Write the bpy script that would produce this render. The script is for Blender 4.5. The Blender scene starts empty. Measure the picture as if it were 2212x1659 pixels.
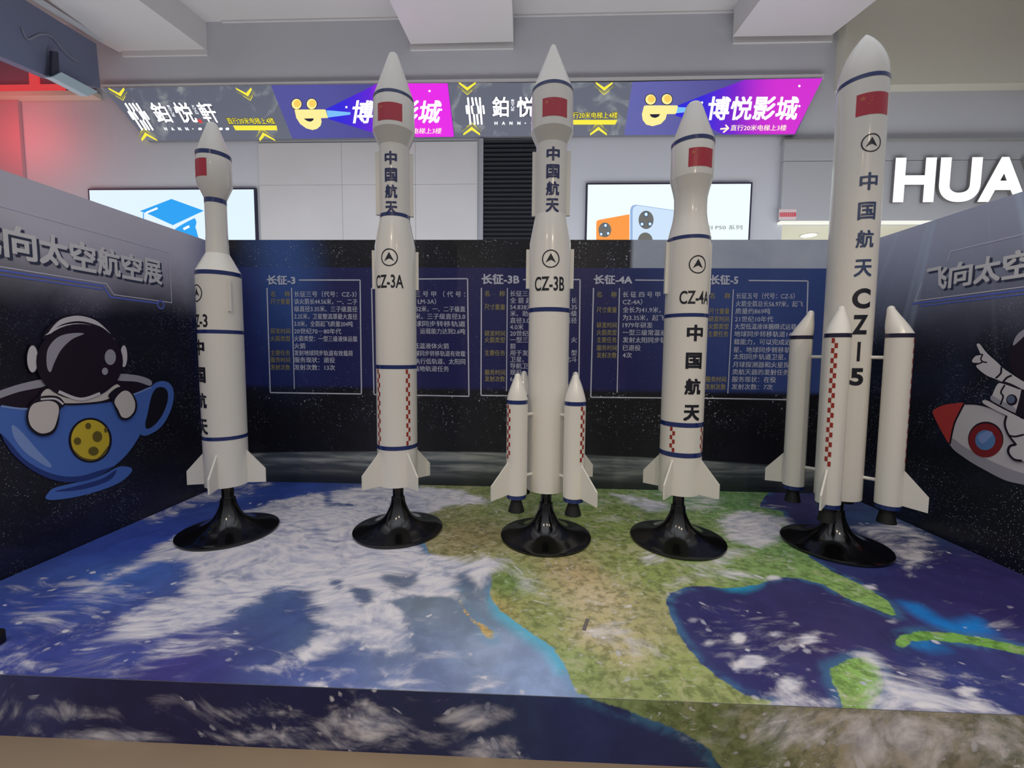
import bpy, bmesh, math, random
import numpy as np
from mathutils import Vector, Matrix

random.seed(7)
SC = bpy.context.scene
COL = SC.collection
W, H = 2212, 1659
R = math.radians

# ------------------------------------------------------------------ camera
F_PX = 919.6
CAM_Z = 1.595
PITCH, ROLL, YAW = R(4.358), R(0.552), R(2.164)


def cam_axes():
    cy, sy = math.cos(YAW), math.sin(YAW)
    fw = np.array([-sy, cy, 0.0]); rt = np.array([cy, sy, 0.0]); up = np.array([0, 0, 1.0])
    f2 = fw * math.cos(PITCH) - up * math.sin(PITCH)
    u2 = up * math.cos(PITCH) + fw * math.sin(PITCH)
    r3 = rt * math.cos(ROLL) + u2 * math.sin(ROLL)
    u3 = u2 * math.cos(ROLL) - rt * math.sin(ROLL)
    return r3, u3, f2


AX_R, AX_U, AX_F = cam_axes()
cam_d = bpy.data.cameras.new('camera')
cam_d.sensor_width = 36.0
cam_d.lens = 36.0 * F_PX / W
cam_d.clip_start = 0.05
cam = bpy.data.objects.new('camera', cam_d)
COL.objects.link(cam)
cam.matrix_world = Matrix(((AX_R[0], AX_U[0], -AX_F[0], 0), (AX_R[1], AX_U[1], -AX_F[1], 0),
                           (AX_R[2], AX_U[2], -AX_F[2], CAM_Z), (0, 0, 0, 1)))
SC.camera = cam

# ------------------------------------------------------------------ view, world, big lights
SC.view_settings.view_transform = 'Standard'
SC.view_settings.look = 'None'
SC.view_settings.exposure = 0.0
SC.view_settings.gamma = 1.0
SC.view_settings.use_curve_mapping = False

world = bpy.data.worlds.new('mall_air')
SC.world = world
world.use_nodes = True
# diffuse hall light: bright atrium ceiling overhead, dimmer towards the floor
_wt = world.node_tree; _bg = _wt.nodes['Background']
_tc = _wt.nodes.new('ShaderNodeTexCoord'); _sx = _wt.nodes.new('ShaderNodeSeparateXYZ'); _rp = _wt.nodes.new('ShaderNodeValToRGB')
_mr = _wt.nodes.new('ShaderNodeMapRange'); _mr.inputs[1].default_value = -1; _mr.inputs[2].default_value = 1
_wt.links.new(_tc.outputs['Generated'], _sx.inputs[0]); _wt.links.new(_sx.outputs[2], _mr.inputs[0]); _wt.links.new(_mr.outputs[0], _rp.inputs[0])
_e = _rp.color_ramp.elements
_e[0].position = 0.40; _e[0].color = (0.10, 0.09, 0.085, 1)
_e[1].position = 0.95; _e[1].color = (0.76, 0.79, 0.86, 1)
_m = _e.new(0.55); _m.color = (0.19, 0.19, 0.20, 1)
_wt.links.new(_rp.outputs[0], _bg.inputs[0]); _bg.inputs[1].default_value = 1.0


def area_light(name, loc, target, sx, sy, power, col=(1, 1, 1)):
    d = bpy.data.lights.new(name, 'AREA')
    d.shape = 'RECTANGLE'; d.size = sx; d.size_y = sy; d.energy = power; d.color = col
    o = bpy.data.objects.new(name, d); COL.objects.link(o)
    o.location = loc
    o.rotation_euler = (Vector(target) - Vector(loc)).to_track_quat('-Z', 'Y').to_euler()
    return o


area_light('atrium_light', (0, 0.6, 5.6), (0, 1.6, 0), 6.0, 3.0, 20, (0.97, 0.975, 1.0))
area_light('mall_fill_low', (-0.3, 4.55, 0.9), (-0.3, 6.6, 4.9), 14.0, 0.7, 84, (0.95, 0.98, 1.0))  # added fill hidden behind the booth wall, brightens the mall wall
area_light('mall_fill_high', (-0.3, 4.75, 2.5), (-0.3, 6.6, 6.4), 14.0, 0.6, 100, (0.98, 0.99, 1.0))  # second added fill, unseen, lifts the upper mall wall and ceiling
for _i, (_x, _y) in enumerate([(-1.3, -0.6), (0.9, -0.9), (2.4, -0.4)]):
    _d = bpy.data.lights.new('downlight', 'SPOT')
    _d.energy = 100; _d.color = (1.0, 0.82, 0.58); _d.spot_size = R(66); _d.spot_blend = 0.9
    _d.shadow_soft_size = 0.06
    _o = bpy.data.objects.new('downlight', _d); COL.objects.link(_o)
    _o.location = (_x, _y, 4.2)
    _o.rotation_euler = (Vector((_x * 0.95, 3.0, 0.15)) - Vector(_o.location)).to_track_quat('-Z', 'Y').to_euler()

# ------------------------------------------------------------------ place dimensions (metres)
TOP_Z = 0.265                      # platform top
YB, YF = 4.107, 1.556              # back wall, platform front
XL, XR = -2.991, 3.036             # side walls
HB, HL, HR = 2.647, 2.593, 2.611   # wall tops
YM = 6.4                           # mall wall behind the booth


def ray(x, y):
    d = AX_F + AX_R * ((x - W / 2) / F_PX) - AX_U * ((y - H / 2) / F_PX)
    return d


class Plane:
    """a real plane of the place, with its own 2-D coordinates"""
    def __init__(s, o, u, v, n):
        s.o, s.u, s.v, s.n = [np.array(a, float) for a in (o, u, v, n)]

    def px(s, x, y):
        c = np.array([0, 0, CAM_Z])
        d = ray(x, y)
        t = ((s.o - c) @ s.n) / (d @ s.n)
        p = c + d * t - s.o
        return (p @ s.u, p @ s.v)

    def pt(s, u, v, off=0.0):
        return tuple(s.o + s.u * u + s.v * v + s.n * off)


BACK = Plane((0, YB, 0), (1, 0, 0), (0, 0, 1), (0, -1, 0))
LEFT = Plane((XL, 0, 0), (0, 1, 0), (0, 0, 1), (1, 0, 0))
RIGHT = Plane((XR, 0, 0), (0, -1, 0), (0, 0, 1), (-1, 0, 0))
MALL = Plane((0, YM, 0), (1, 0, 0), (0, 0, 1), (0, -1, 0))
TOP = Plane((0, 0, TOP_Z), (1, 0, 0), (0, 1, 0), (0, 0, 1))
RISER = Plane((0, YF, 0), (1, 0, 0), (0, 0, 1), (0, -1, 0))

# ------------------------------------------------------------------ materials
MATS = {}


def lin(c):
    return tuple(((v / 255) / 12.92 if v / 255 <= 0.04045 else ((v / 255 + 0.055) / 1.055) ** 2.4) for v in c)


def mat(name, rgb, rough=0.5, metal=0.0, emit=0.0, coat=0.0, spec=0.5, bump=None):
    """rgb: sRGB 0-255 of the pigment"""
    if name in MATS:
        return MATS[name]
    m = bpy.data.materials.new(name); m.use_nodes = True
    nt = m.node_tree; b = nt.nodes['Principled BSDF']
    c = lin(rgb) + (1,)
    b.inputs['Base Color'].default_value = c
    b.inputs['Roughness'].default_value = rough
    b.inputs['Metallic'].default_value = metal
    b.inputs['Specular IOR Level'].default_value = spec
    b.inputs['Coat Weight'].default_value = coat
    b.inputs['Coat Roughness'].default_value = 0.08
    if emit:
        b.inputs['Emission Color'].default_value = c
        b.inputs['Emission Strength'].default_value = emit
        b.inputs['Base Color'].default_value = (0.02, 0.02, 0.02, 1)
    if bump:
        n = nt.nodes.new('ShaderNodeTexNoise'); n.inputs['Scale'].default_value = bump[0]; n.inputs['Detail'].default_value = 6
        tc = nt.nodes.new('ShaderNodeNewGeometry'); nt.links.new(tc.outputs['Position'], n.inputs['Vector'])
        bp = nt.nodes.new('ShaderNodeBump'); bp.inputs['Strength'].default_value = bump[1]; bp.inputs['Distance'].default_value = 0.02
        nt.links.new(n.outputs['Fac'], bp.inputs['Height']); nt.links.new(bp.outputs['Normal'], b.inputs['Normal'])
        mx = nt.nodes.new('ShaderNodeMix'); mx.data_type = 'RGBA'
        mx.inputs[6].default_value = tuple(v * 0.88 for v in c[:3]) + (1,); mx.inputs[7].default_value = tuple(min(1, v * 1.08) for v in c[:3]) + (1,)
        n2 = nt.nodes.new('ShaderNodeTexNoise'); n2.inputs['Scale'].default_value = bump[0] * 0.08; n2.inputs['Detail'].default_value = 5
        nt.links.new(tc.outputs['Position'], n2.inputs['Vector']); nt.links.new(n2.outputs['Fac'], mx.inputs[0])
        nt.links.new(mx.outputs[2], b.inputs['Base Color'])
    MATS[name] = m
    return m


class NT:
    """tiny node helper"""
    def __init__(s, m):
        s.t = m.node_tree

    def add(s, kind, **kw):
        n = s.t.nodes.new(kind)
        for k, v in kw.items():
            setattr(n, k, v)
        return n

    def link(s, a, b):
        s.t.links.new(a, b)

    def val(s, sock, v):
        if hasattr(v, 'is_linked') or hasattr(v, 'links'):
            s.link(v, sock)
        else:
            sock.default_value = v

    def math(s, op, a, b=0.0, clamp=False):
        n = s.add('ShaderNodeMath', operation=op); n.use_clamp = clamp
        s.val(n.inputs[0], a); s.val(n.inputs[1], b)
        return n.outputs[0]

    def smooth(s, x, lo, hi, o0=0.0, o1=1.0):
        n = s.add('ShaderNodeMapRange', interpolation_type='SMOOTHSTEP')
        s.val(n.inputs[0], x); s.val(n.inputs[1], lo); s.val(n.inputs[2], hi); s.val(n.inputs[3], o0); s.val(n.inputs[4], o1)
        return n.outputs[0]

    def mix(s, f, a, b):
        n = s.add('ShaderNodeMix', data_type='RGBA')
        s.val(n.inputs[0], f)
        for i, v in ((6, a), (7, b)):
            if isinstance(v, tuple):
                n.inputs[i].default_value = v if len(v) == 4 else v + (1,)
            else:
                s.link(v, n.inputs[i])
        return n.outputs[2]

    def noise(s, vec, scale, detail=4, dist=0.0, rough=0.55):
        n = s.add('ShaderNodeTexNoise')
        s.link(vec, n.inputs['Vector']); n.inputs['Scale'].default_value = scale
        n.inputs['Detail'].default_value = detail; n.inputs['Distortion'].default_value = dist
        n.inputs['Roughness'].default_value = rough
        return n.outputs['Fac']


def star_layer(k, pos, scale, rad, dens):
    """round star specks of a printed night sky; returns a 0..1 mask"""
    v = k.add('ShaderNodeTexVoronoi'); k.link(pos, v.inputs['Vector']); v.inputs['Scale'].default_value = scale
    sep = k.add('ShaderNodeSeparateColor'); k.link(v.outputs['Color'], sep.inputs[0])
    r = k.math('MULTIPLY', sep.outputs[0], rad)
    m = k.smooth(k.math('SUBTRACT', r, v.outputs['Distance']), 0.0, rad * 0.35)
    on = k.math('GREATER_THAN', sep.outputs[1], dens)
    return k.math('MULTIPLY', k.math('MULTIPLY', m, on), sep.outputs[2])


def sky_print(name, base, tint, kind):
    """vinyl print of a starry sky on a booth wall, with glare painted into it"""
    m = bpy.data.materials.new(name); m.use_nodes = True
    k = NT(m); b = m.node_tree.nodes['Principled BSDF']
    b.inputs['Roughness'].default_value = 0.34
    g = k.add('ShaderNodeNewGeometry'); pos = g.outputs['Position']
    sx = k.add('ShaderNodeSeparateXYZ'); k.link(pos, sx.inputs[0])
    X, Y, Z = sx.outputs
    neb = k.noise(pos, 1.3, 5, 0.6)
    c = k.mix(k.smooth(neb, 0.45, 0.75), lin(base), lin(tint))
    if kind == 'back':
        # dark blue printed band with the texts, star strip above, black sky and the limb of the earth below
        hi = k.smooth(Z, 2.02, 2.06)
        zone = k.math('MULTIPLY', k.smooth(X, 0.93, 0.985), hi)                       # pale cloudy print with a reflection painted in
        cloudy_glare = k.mix(k.noise(pos, 3.0, 6, 0.4), lin((168, 180, 204)), lin((222, 226, 232)))
        bandm = k.math('MULTIPLY', k.smooth(Z, 1.20, 1.26), k.smooth(Z, 2.385, 2.39, 1, 0))
        right = k.smooth(k.math('ADD', X, k.math('MULTIPLY', Z, 0.5)), 1.6, 3.1)
        bandc = k.mix(right, lin((38, 41, 100)), lin((62, 84, 150)))  # lighter blue to the right: printed haze plus a painted reflection
        leftglow = k.smooth(k.math('ADD', k.math('ABSOLUTE', k.math('ADD', X, 2.38)), k.math('MULTIPLY', k.noise(pos, 1.5), 0.4)), 0.15, 0.75, 1, 0)
        lg = k.math('MULTIPLY', leftglow, k.smooth(Z, 0.9, 2.4))
        zone2 = k.math('MULTIPLY', zone, k.smooth(Z, 2.385, 2.39))
        c = k.mix(bandm, c, bandc)
        c = k.mix(zone2, c, cloudy_glare)
        c = k.mix(k.math('MULTIPLY', lg, 0.8), c, lin((64, 104, 178)))
        pts = np.array([BACK.px(*q) for q in [(690, 975.5), (880, 975.5), (1086, 977), (1269, 983), (1664, 1004), (1760, 1012)]])
        ca, cb, cc = np.polyfit(pts[:, 0], pts[:, 1], 2)
        edge = k.math('ADD', k.math('MULTIPLY', k.math('ADD', k.math('MULTIPLY', X, float(ca)), float(cb)), X), float(cc))
        limb = k.smooth(k.math('SUBTRACT', Z, edge), -0.012, 0.008, 1, 0)
        mp = k.add('ShaderNodeMapping'); k.link(pos, mp.inputs[0]); mp.inputs[3].default_value = (0.8, 1, 9)
        ln = k.noise(mp.outputs[0], 2.2, 7, 0.5)
        limbc = k.mix(k.smooth(ln, 0.35, 0.7), lin((84, 92, 98)), lin((172, 176, 172)))
        limbc = k.mix(k.smooth(Z, 0.30, 0.50, 1, 0), limbc, lin((48, 54, 58)))
        starmask = k.math('SUBTRACT', 1.0, k.math('MAXIMUM', limb, k.math('MULTIPLY', bandm, 0.85)))
        starmask = k.math('MULTIPLY', starmask, k.smooth(zone2, 0, 1, 1, 0.1))
        starmask = k.math('MULTIPLY', starmask, k.smooth(Z, 0.72, 1.0, 0.15, 1))
    elif kind == 'left':
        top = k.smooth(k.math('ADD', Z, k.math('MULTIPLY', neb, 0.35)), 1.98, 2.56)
        c = k.mix(k.math('MULTIPLY', top, 0.95), c, lin((226, 222, 234)))  # pale haze and reflected glare painted into the upper print
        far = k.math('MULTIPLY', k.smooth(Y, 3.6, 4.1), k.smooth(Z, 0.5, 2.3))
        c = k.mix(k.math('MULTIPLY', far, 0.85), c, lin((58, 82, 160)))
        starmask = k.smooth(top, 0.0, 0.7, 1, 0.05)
    else:
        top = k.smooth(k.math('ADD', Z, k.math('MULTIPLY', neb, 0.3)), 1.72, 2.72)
        c = k.mix(k.math('MULTIPLY', top, 0.9), c, lin((200, 206, 230)))  # glare haze towards the top edge, painted into the print colour
        # printed light rays that fan down from the top edge
        ang = k.math('DIVIDE', k.math('SUBTRACT', Y, 3.2), k.math('SUBTRACT', 3.9, Z))
        cmb = k.add('ShaderNodeCombineXYZ'); k.val(cmb.inputs[0], ang)
        rays = k.smooth(k.noise(cmb.outputs[0], 9.0, 2), 0.52, 0.72)
        rays = k.math('MULTIPLY', rays, k.smooth(Z, 1.2, 2.5))
        c = k.mix(k.math('MULTIPLY', rays, 0.75), c, lin((206, 222, 242)))
        starmask = k.smooth(top, 0.2, 1.0, 1, 0.25)
    clump = k.smooth(k.noise(pos, 2.6, 4, 0.8), 0.42, 0.62, 0.12, 1)
    s1 = star_layer(k, pos, 34, 0.34, 0.35)
    s2 = star_layer(k, pos, 74, 0.42, 0.25)
    st = k.math('MULTIPLY', k.math('MAXIMUM', s1, k.math('MULTIPLY', s2, 0.85)), k.math('MULTIPLY', starmask, clump), True)
    c = k.mix(st, c, lin((205, 210, 222)))
    if kind == 'back':
        c = k.mix(limb, c, limbc)
    k.link(c, b.inputs['Base Color'])
    MATS[name] = m
    return m


WHITE = mat('gloss_white_paint', (233, 229, 220), 0.30, coat=0.35)
WHITE_FIN = mat('satin_white_panel', (231, 227, 217), 0.42)
NAVY = mat('navy_stripe_paint', (30, 48, 108), 0.25, coat=0.3)
INK = mat('black_lettering', (26, 28, 40), 0.35)
INK_BLUE = mat('blue_lettering', (34, 44, 96), 0.35)
RED = mat('red_flag_film', (188, 46, 64), 0.35)
CHECK = mat('red_check_film', (156, 46, 34), 0.4)
GOLD = mat('gold_star_film', (208, 104, 76), 0.4)
BLACK = mat('gloss_black_plastic', (9, 9, 10), 0.16, coat=0.5)
NOZZLE = mat('matte_black_nozzle', (18, 18, 18), 0.55)
PRINT_W = mat('printed_white', (216, 218, 232), 0.45)
PRINT_Y = mat('printed_gold', (172, 160, 104), 0.45)
TITLE_G = mat('printed_silver_title', (240, 238, 236), 0.45)
TITLE_S = mat('printed_title_shadow', (60, 66, 92), 0.45)
LINE_B = mat('printed_blue_line', (108, 128, 228), 0.45)
LINE_W = mat('printed_pale_line', (226, 226, 242), 0.45)
PLASTER = mat('painted_plaster', (192, 194, 202), 0.65, bump=(9, 0.04))
PLASTER_W = mat('ceiling_paint', (206, 204, 206), 0.7, bump=(5, 0.03))
CONCRETE = mat('pale_stone_panel', (198, 196, 198), 0.5, bump=(14, 0.05))
FASCIA = mat('grey_fascia_panel', (170, 172, 178), 0.45)


# ------------------------------------------------------------------ mesh helpers
class MB:
    """collects faces of ONE mesh, several materials allowed"""
    def __init__(s):
        s.v, s.f, s.m, s.mats = [], [], [], []

    def mi(s, m):
        if m not in s.mats:
            s.mats.append(m)
        return s.mats.index(m)

    def raw(s, vs, fs, m):
        b = len(s.v); i = s.mi(m)
        s.v += [tuple(p) for p in vs]
        for f in fs:
            s.f.append([b + a for a in f]); s.m.append(i)

    def poly(s, pl, uv, m, off=0.002):
        s.raw([pl.pt(a, b, off) for a, b in uv], [list(range(len(uv)))], m)

    def ribbon(s, pl, uv, w, m, off=0.002, closed=False):
        """mitred stroke along a polyline, no overlapping faces"""
        P = [np.array(uv[0], float)]
        for p in uv[1:]:
            if np.hypot(*(np.array(p) - P[-1])) > 1e-6:
                P.append(np.array(p, float))
        n = len(P); L = []; Rr = []
        for i in range(n):
            a = P[i] - P[i - 1] if (i > 0 or closed) else P[i + 1] - P[i]
            b = P[(i + 1) % n] - P[i] if (i < n - 1 or closed) else P[i] - P[i - 1]
            a = a / np.hypot(*a); b = b / np.hypot(*b)
            na, nb = np.array([-a[1], a[0]]), np.array([-b[1], b[0]])
            q = na + nb; q = q / max(q @ q, 0.4) * 2 * (w / 2)
            L.append(P[i] + q); Rr.append(P[i] - q)
        for i in range(n if closed else n - 1):
            k = (i + 1) % n
            s.poly(pl, [L[i], L[k], Rr[k], Rr[i]], m, off)

    def box(s, x0, x1, y0, y1, z0, z1, m):
        vs = [(x, y, z) for z in (z0, z1) for y in (y0, y1) for x in (x0, x1)]
        s.raw(vs, [(0, 2, 3, 1), (4, 5, 7, 6), (0, 1, 5, 4), (2, 6, 7, 3), (0, 4, 6, 2), (1, 3, 7, 5)], m)

    def prism(s, pts, ext, m):
        """3-D polygon pts extruded by vector ext"""
        n = len(pts); e = np.array(ext, float)
        a = [np.array(p, float) for p in pts]
        vs = a + [p + e for p in a]
        fs = [list(range(n))[::-1], list(range(n, 2 * n))] + [[i, (i + 1) % n, n + (i + 1) % n, n + i] for i in range(n)]
        s.raw(vs, fs, m)

    def lathe(s, prof, m, seg=72, cx=0.0, cy=0.0, arc=None, lean=None):
        """prof: (r, z) or (r, z, dx, dy)"""
        n = len(prof); vs = []; fs = []
        for p in prof:
            dx, dy = (p[2], p[3]) if len(p) > 2 else (0, 0)
            for j in range(seg):
                t = 2 * math.pi * j / seg
                vs.append((cx + dx + p[0] * math.cos(t), cy + dy + p[0] * math.sin(t), p[1]))
        for i in range(n - 1):
            for j in range(seg):
                k = (j + 1) % seg
                fs.append((i * seg + j, i * seg + k, (i + 1) * seg + k, (i + 1) * seg + j))
        fs.append(list(range(seg))[::-1])
        fs.append([(n - 1) * seg + j for j in range(seg)])
        s.raw(vs, fs, m)

    def build(s, name, parent=None, smooth=None, loc=(0, 0, 0), fix=True):
        me = bpy.data.meshes.new(name)
        me.from_pydata(s.v, [], s.f)
        for m in s.mats:
            me.materials.append(m)
        me.polygons.foreach_set('material_index', s.m)
        if fix:
            bm = bmesh.new(); bm.from_mesh(me)
            bmesh.ops.recalc_face_normals(bm, faces=bm.faces)
            bm.to_mesh(me); bm.free()
        if smooth:
            me.polygons.foreach_set('use_smooth', [True] * len(me.polygons))
            me.set_sharp_from_angle(angle=R(smooth))
        me.update()
        o = bpy.data.objects.new(name, me); COL.objects.link(o)
        o.location = loc
        if parent:
            o.parent = parent
        return o


def tag(o, label, cat, group=None, kind=None):
    o['label'] = label; o['category'] = cat
    if group:
        o['group'] = group
    if kind:
        o['kind'] = kind
    return o


def empty(name, loc, label, cat, group=None):
    o = bpy.data.objects.new(name, None); COL.objects.link(o)
    o.location = loc; o.empty_display_size = 0.1
    return tag(o, label, cat, group)


_G = {}


def glyphs(s, bold=0.0, res=2):
    """flat outline mesh of a text line at size 1: (Nx2 array, faces)"""
    key = (s, bold, res)
    if key not in _G:
        c = bpy.data.curves.new('lettering', 'FONT'); c.body = s; c.resolution_u = res; c.offset = bold
        o = bpy.data.objects.new('lettering', c)
        me = o.to_mesh()
        v = np.array([p.co[:2] for p in me.vertices]) if len(me.vertices) else np.zeros((0, 2))
        f = [tuple(p.vertices) for p in me.polygons]
        o.to_mesh_clear(); bpy.data.objects.remove(o); bpy.data.curves.remove(c)
        _G[key] = (v, f)
    return _G[key]


def stamps(bold):
    """small shifts that thicken a glyph when it is printed several times"""
    if bold <= 0:
        return [(0, 0, 0)]
    if bold < 0.015:
        return [(-bold, 0, 0), (bold, 0, 0.00012)]
    r = bold
    return [(0, 0, 0.0006), (-r, 0, 0), (r, 0, .00012), (0, -r, .00024), (0, r, .00036), (-r, -r, .00048), (r, r, .00054), (-r, r, .0003), (r, -r, .00018)]


def text_box(mb, pl, s, u0, v0, u1, v1, m, off=0.003, bold=0.012, res=2, skew=0.0):
    """fit the inked extent of a text into a box on a plane (u0,v0 lower left)"""
    v, f = glyphs(s, 0.0, res)
    if not len(v):
        return
    lo, hi = v.min(0) - bold, v.max(0) + bold
    for dx, dy, dz in stamps(bold):
        q = (v + (dx, dy) - lo) / (hi - lo)
        uu = u0 + q[:, 0] * (u1 - u0) + (q[:, 1] - 0.5) * skew * (v1 - v0); vv = v0 + q[:, 1] * (v1 - v0)
        mb.raw([pl.pt(a, b, off + dz) for a, b in zip(uu, vv)], f, m)


def text_line(mb, pl, s, u0, vc, h, m, width=None, off=0.003, bold=0.011, right=None):
    """one line, em-box height h centred on vc, left edge u0 (or right edge), optional justified width"""
    v, f = glyphs(s, 0.0, 2)
    if not len(v):
        return
    x0, x1 = v[:, 0].min(), v[:, 0].max()
    k = h / 0.80
    kx = (width / (x1 - x0)) if width else k
    if right is not None:
        u0 = right - (x1 - x0) * kx
    for dx, dy, dz in stamps(bold):
        uu = u0 + (v[:, 0] + dx - x0) * kx; vv = vc + (v[:, 1] + dy - 0.31) * k
        mb.raw([pl.pt(a, b, off + dz) for a, b in zip(uu, vv)], f, m)


def spline(pts, n=6, closed=True):
    """Catmull-Rom through points"""
    P = [np.array(p, float) for p in pts]; N = len(P); out = []
    rng = range(N) if closed else range(N - 1)
    for i in rng:
        if closed:
            a, b, c, d = P[i - 1], P[i], P[(i + 1) % N], P[(i + 2) % N]
        else:
            a, b, c, d = P[max(i - 1, 0)], P[i], P[i + 1], P[min(i + 2, N - 1)]
        for j in range(n):
            t = j / n
            out.append(0.5 * ((2 * b) + (c - a) * t + (2 * a - 5 * b + 4 * c - d) * t * t + (3 * b - a - 3 * c + d) * t ** 3))
    if not closed:
        out.append(P[-1])
    return out


def ell(cx, cy, rx, ry, n=40, rot=0.0):
    cr, sr = math.cos(rot), math.sin(rot)
    return [(cx + rx * math.cos(t) * cr - ry * math.sin(t) * sr, cy + rx * math.cos(t) * sr + ry * math.sin(t) * cr)
            for t in [2 * math.pi * i / n for i in range(n)]]


# ------------------------------------------------------------------ structure: floor, booth walls
mb = MB(); mb.box(-16.5, 9, -4, YM + 5, -0.1, 0.0, mat('beige_stone_floor', (160, 138, 112), 0.35, bump=(20, 0.03)))
tag(mb.build('floor'), 'beige stone mall floor in front of the printed platform', 'floor', kind='structure')

sky_b = sky_print('printed_sky_back', (22, 22, 28), (34, 34, 48), 'back')
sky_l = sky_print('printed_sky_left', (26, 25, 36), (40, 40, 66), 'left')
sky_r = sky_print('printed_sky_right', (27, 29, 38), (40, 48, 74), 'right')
EDGE = mat('white_board_edge', (170, 172, 180), 0.5)


def wall(name, x0, x1, y0, y1, z1, m, label):
    mb = MB(); mb.box(x0, x1, y0, y1, 0.0, z1, m)
    return tag(mb.build(name), label, 'wall', kind='structure')


wall_back = wall('wall_back', XL, XR, YB, YB + 0.06, HB, sky_b, 'dark starry back wall of the booth with five printed fact panels')
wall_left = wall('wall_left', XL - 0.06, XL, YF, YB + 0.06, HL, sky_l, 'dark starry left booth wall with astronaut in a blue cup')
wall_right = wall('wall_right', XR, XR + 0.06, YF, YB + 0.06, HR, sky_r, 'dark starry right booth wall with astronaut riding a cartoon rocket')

# ------------------------------------------------------------------ platform with the earth print
OCEAN = [(100, 1300, 40, 62, 140), (60, 1420, 44, 56, 130), (300, 1170, 30, 60, 150), (600, 1060, 25, 60, 140), (250, 1250, 45, 85, 160),
         (300, 1420, 52, 66, 140), (450, 1450, 44, 38, 112), (560, 1400, 46, 60, 120), (700, 1420, 60, 80, 135), (820, 1370, 85, 105, 145), (950, 1320, 122, 136, 156),
         (1050, 1400, 126, 141, 166), (1150, 1440, 120, 140, 178), (900, 1450, 95, 110, 152), (700, 1480, 80, 95, 152), (870, 1080, 60, 80, 110),
         (1500, 1330, 32, 30, 86), (1700, 1350, 38, 30, 82), (1650, 1450, 40, 38, 96), (1900, 1360, 38, 30, 82), (2100, 1300, 40, 30, 86),
         (2000, 1250, 45, 35, 92), (1850, 1200, 25, 45, 92), (2050, 1450, 40, 50, 112), (1900, 1130, 45, 70, 110), (1720, 1095, 55, 50, 100),
         (2180, 1400, 50, 50, 112), (1000, 1250, 75, 90, 116), (660, 1380, 62, 84, 120), (620, 1330, 40, 62, 120), (600, 1340, 58, 76, 122), (720, 1290, 78, 94, 124), (820, 1260, 86, 98, 122), (910, 1310, 98, 110, 122), (560, 1300, 60, 84, 130), (1000, 1300, 100, 116, 134), (1040, 1330, 104, 122, 144), (880, 1400, 96, 112, 140), (640, 1440, 52, 66, 130), (1960, 1220, 36, 40, 96), (2120, 1250, 46, 36, 96), (1800, 1400, 42, 30, 84), (380, 1430, 54, 44, 116), (330, 1455, 50, 42, 112)]
LAND = [(950, 1120, 112, 112, 76), (1010, 1160, 120, 110, 78), (1100, 1100, 112, 122, 76), (1250, 1080, 104, 124, 70), (1300, 1130, 112, 127, 70),
        (1350, 1220, 117, 127, 74), (1250, 1240, 150, 132, 98), (1290, 1290, 165, 150, 118), (1280, 1370, 165, 150, 114), (1350, 1400, 160, 146, 108),
        (1100, 1260, 97, 118, 66), (1180, 1340, 117, 127, 76), (1250, 1430, 112, 132, 76), (1450, 1440, 122, 133, 76), (1400, 1480, 117, 127, 78),
        (1420, 1330, 132, 128, 88), (1420, 1250, 117, 128, 74), (1550, 1210, 112, 132, 78), (1680, 1180, 97, 127, 78), (1600, 1090, 97, 132, 82),
        (1500, 1060, 92, 132, 82), (1830, 1280, 112, 142, 78), (1850, 1450, 117, 152, 78), (2000, 1375, 96, 142, 62), (1020, 1330, 168, 138, 88),
        (1650, 1240, 107, 132, 78)]
LANDPOLY = [
    [(905, 1045), (925, 1105), (912, 1150), (925, 1195), (975, 1215), (1035, 1222), (1062, 1250), (1060, 1290), (1080, 1320), (1106, 1338), (1150, 1370),
     (1195, 1400), (1222, 1440), (1232, 1470), (1250, 1500), (1300, 1516), (1640, 1530), (1675, 1520), (1655, 1512), (1605, 1500), (1560, 1470), (1520, 1440), (1492, 1408), (1466, 1370),
     (1450, 1335), (1438, 1300), (1446, 1282), (1480, 1268), (1530, 1266), (1560, 1272), (1600, 1270), (1642, 1262), (1680, 1246), (1720, 1249),
     (1775, 1261), (1822, 1290), (1880, 1311), (1922, 1330), (1936, 1330), (1918, 1300), (1870, 1268), (1800, 1236), (1750, 1205), (1715, 1165), (1700, 1130),
     (1690, 1105), (1640, 1095), (1650, 1075), (1672, 1055), (1640, 1030), (1300, 1020), (1000, 1020)],
    [(1930, 1390), (1944, 1375), (1990, 1363), (2060, 1368), (2130, 1380), (2230, 1402), (2230, 1420), (2150, 1402), (2080, 1389), (2020, 1384), (1970, 1386), (1948, 1401)],
    [(985, 1276), (1000, 1308), (1022, 1340), (1046, 1352), (1066, 1364), (1064, 1384), (1050, 1376), (1030, 1352), (1006, 1330), (992, 1300)],
    [(1815, 1508), (1800, 1480), (1790, 1445), (1830, 1426), (1872, 1416), (1900, 1440), (1912, 1480), (1890, 1520), (1870, 1545), (1820, 1545)]]
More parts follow.
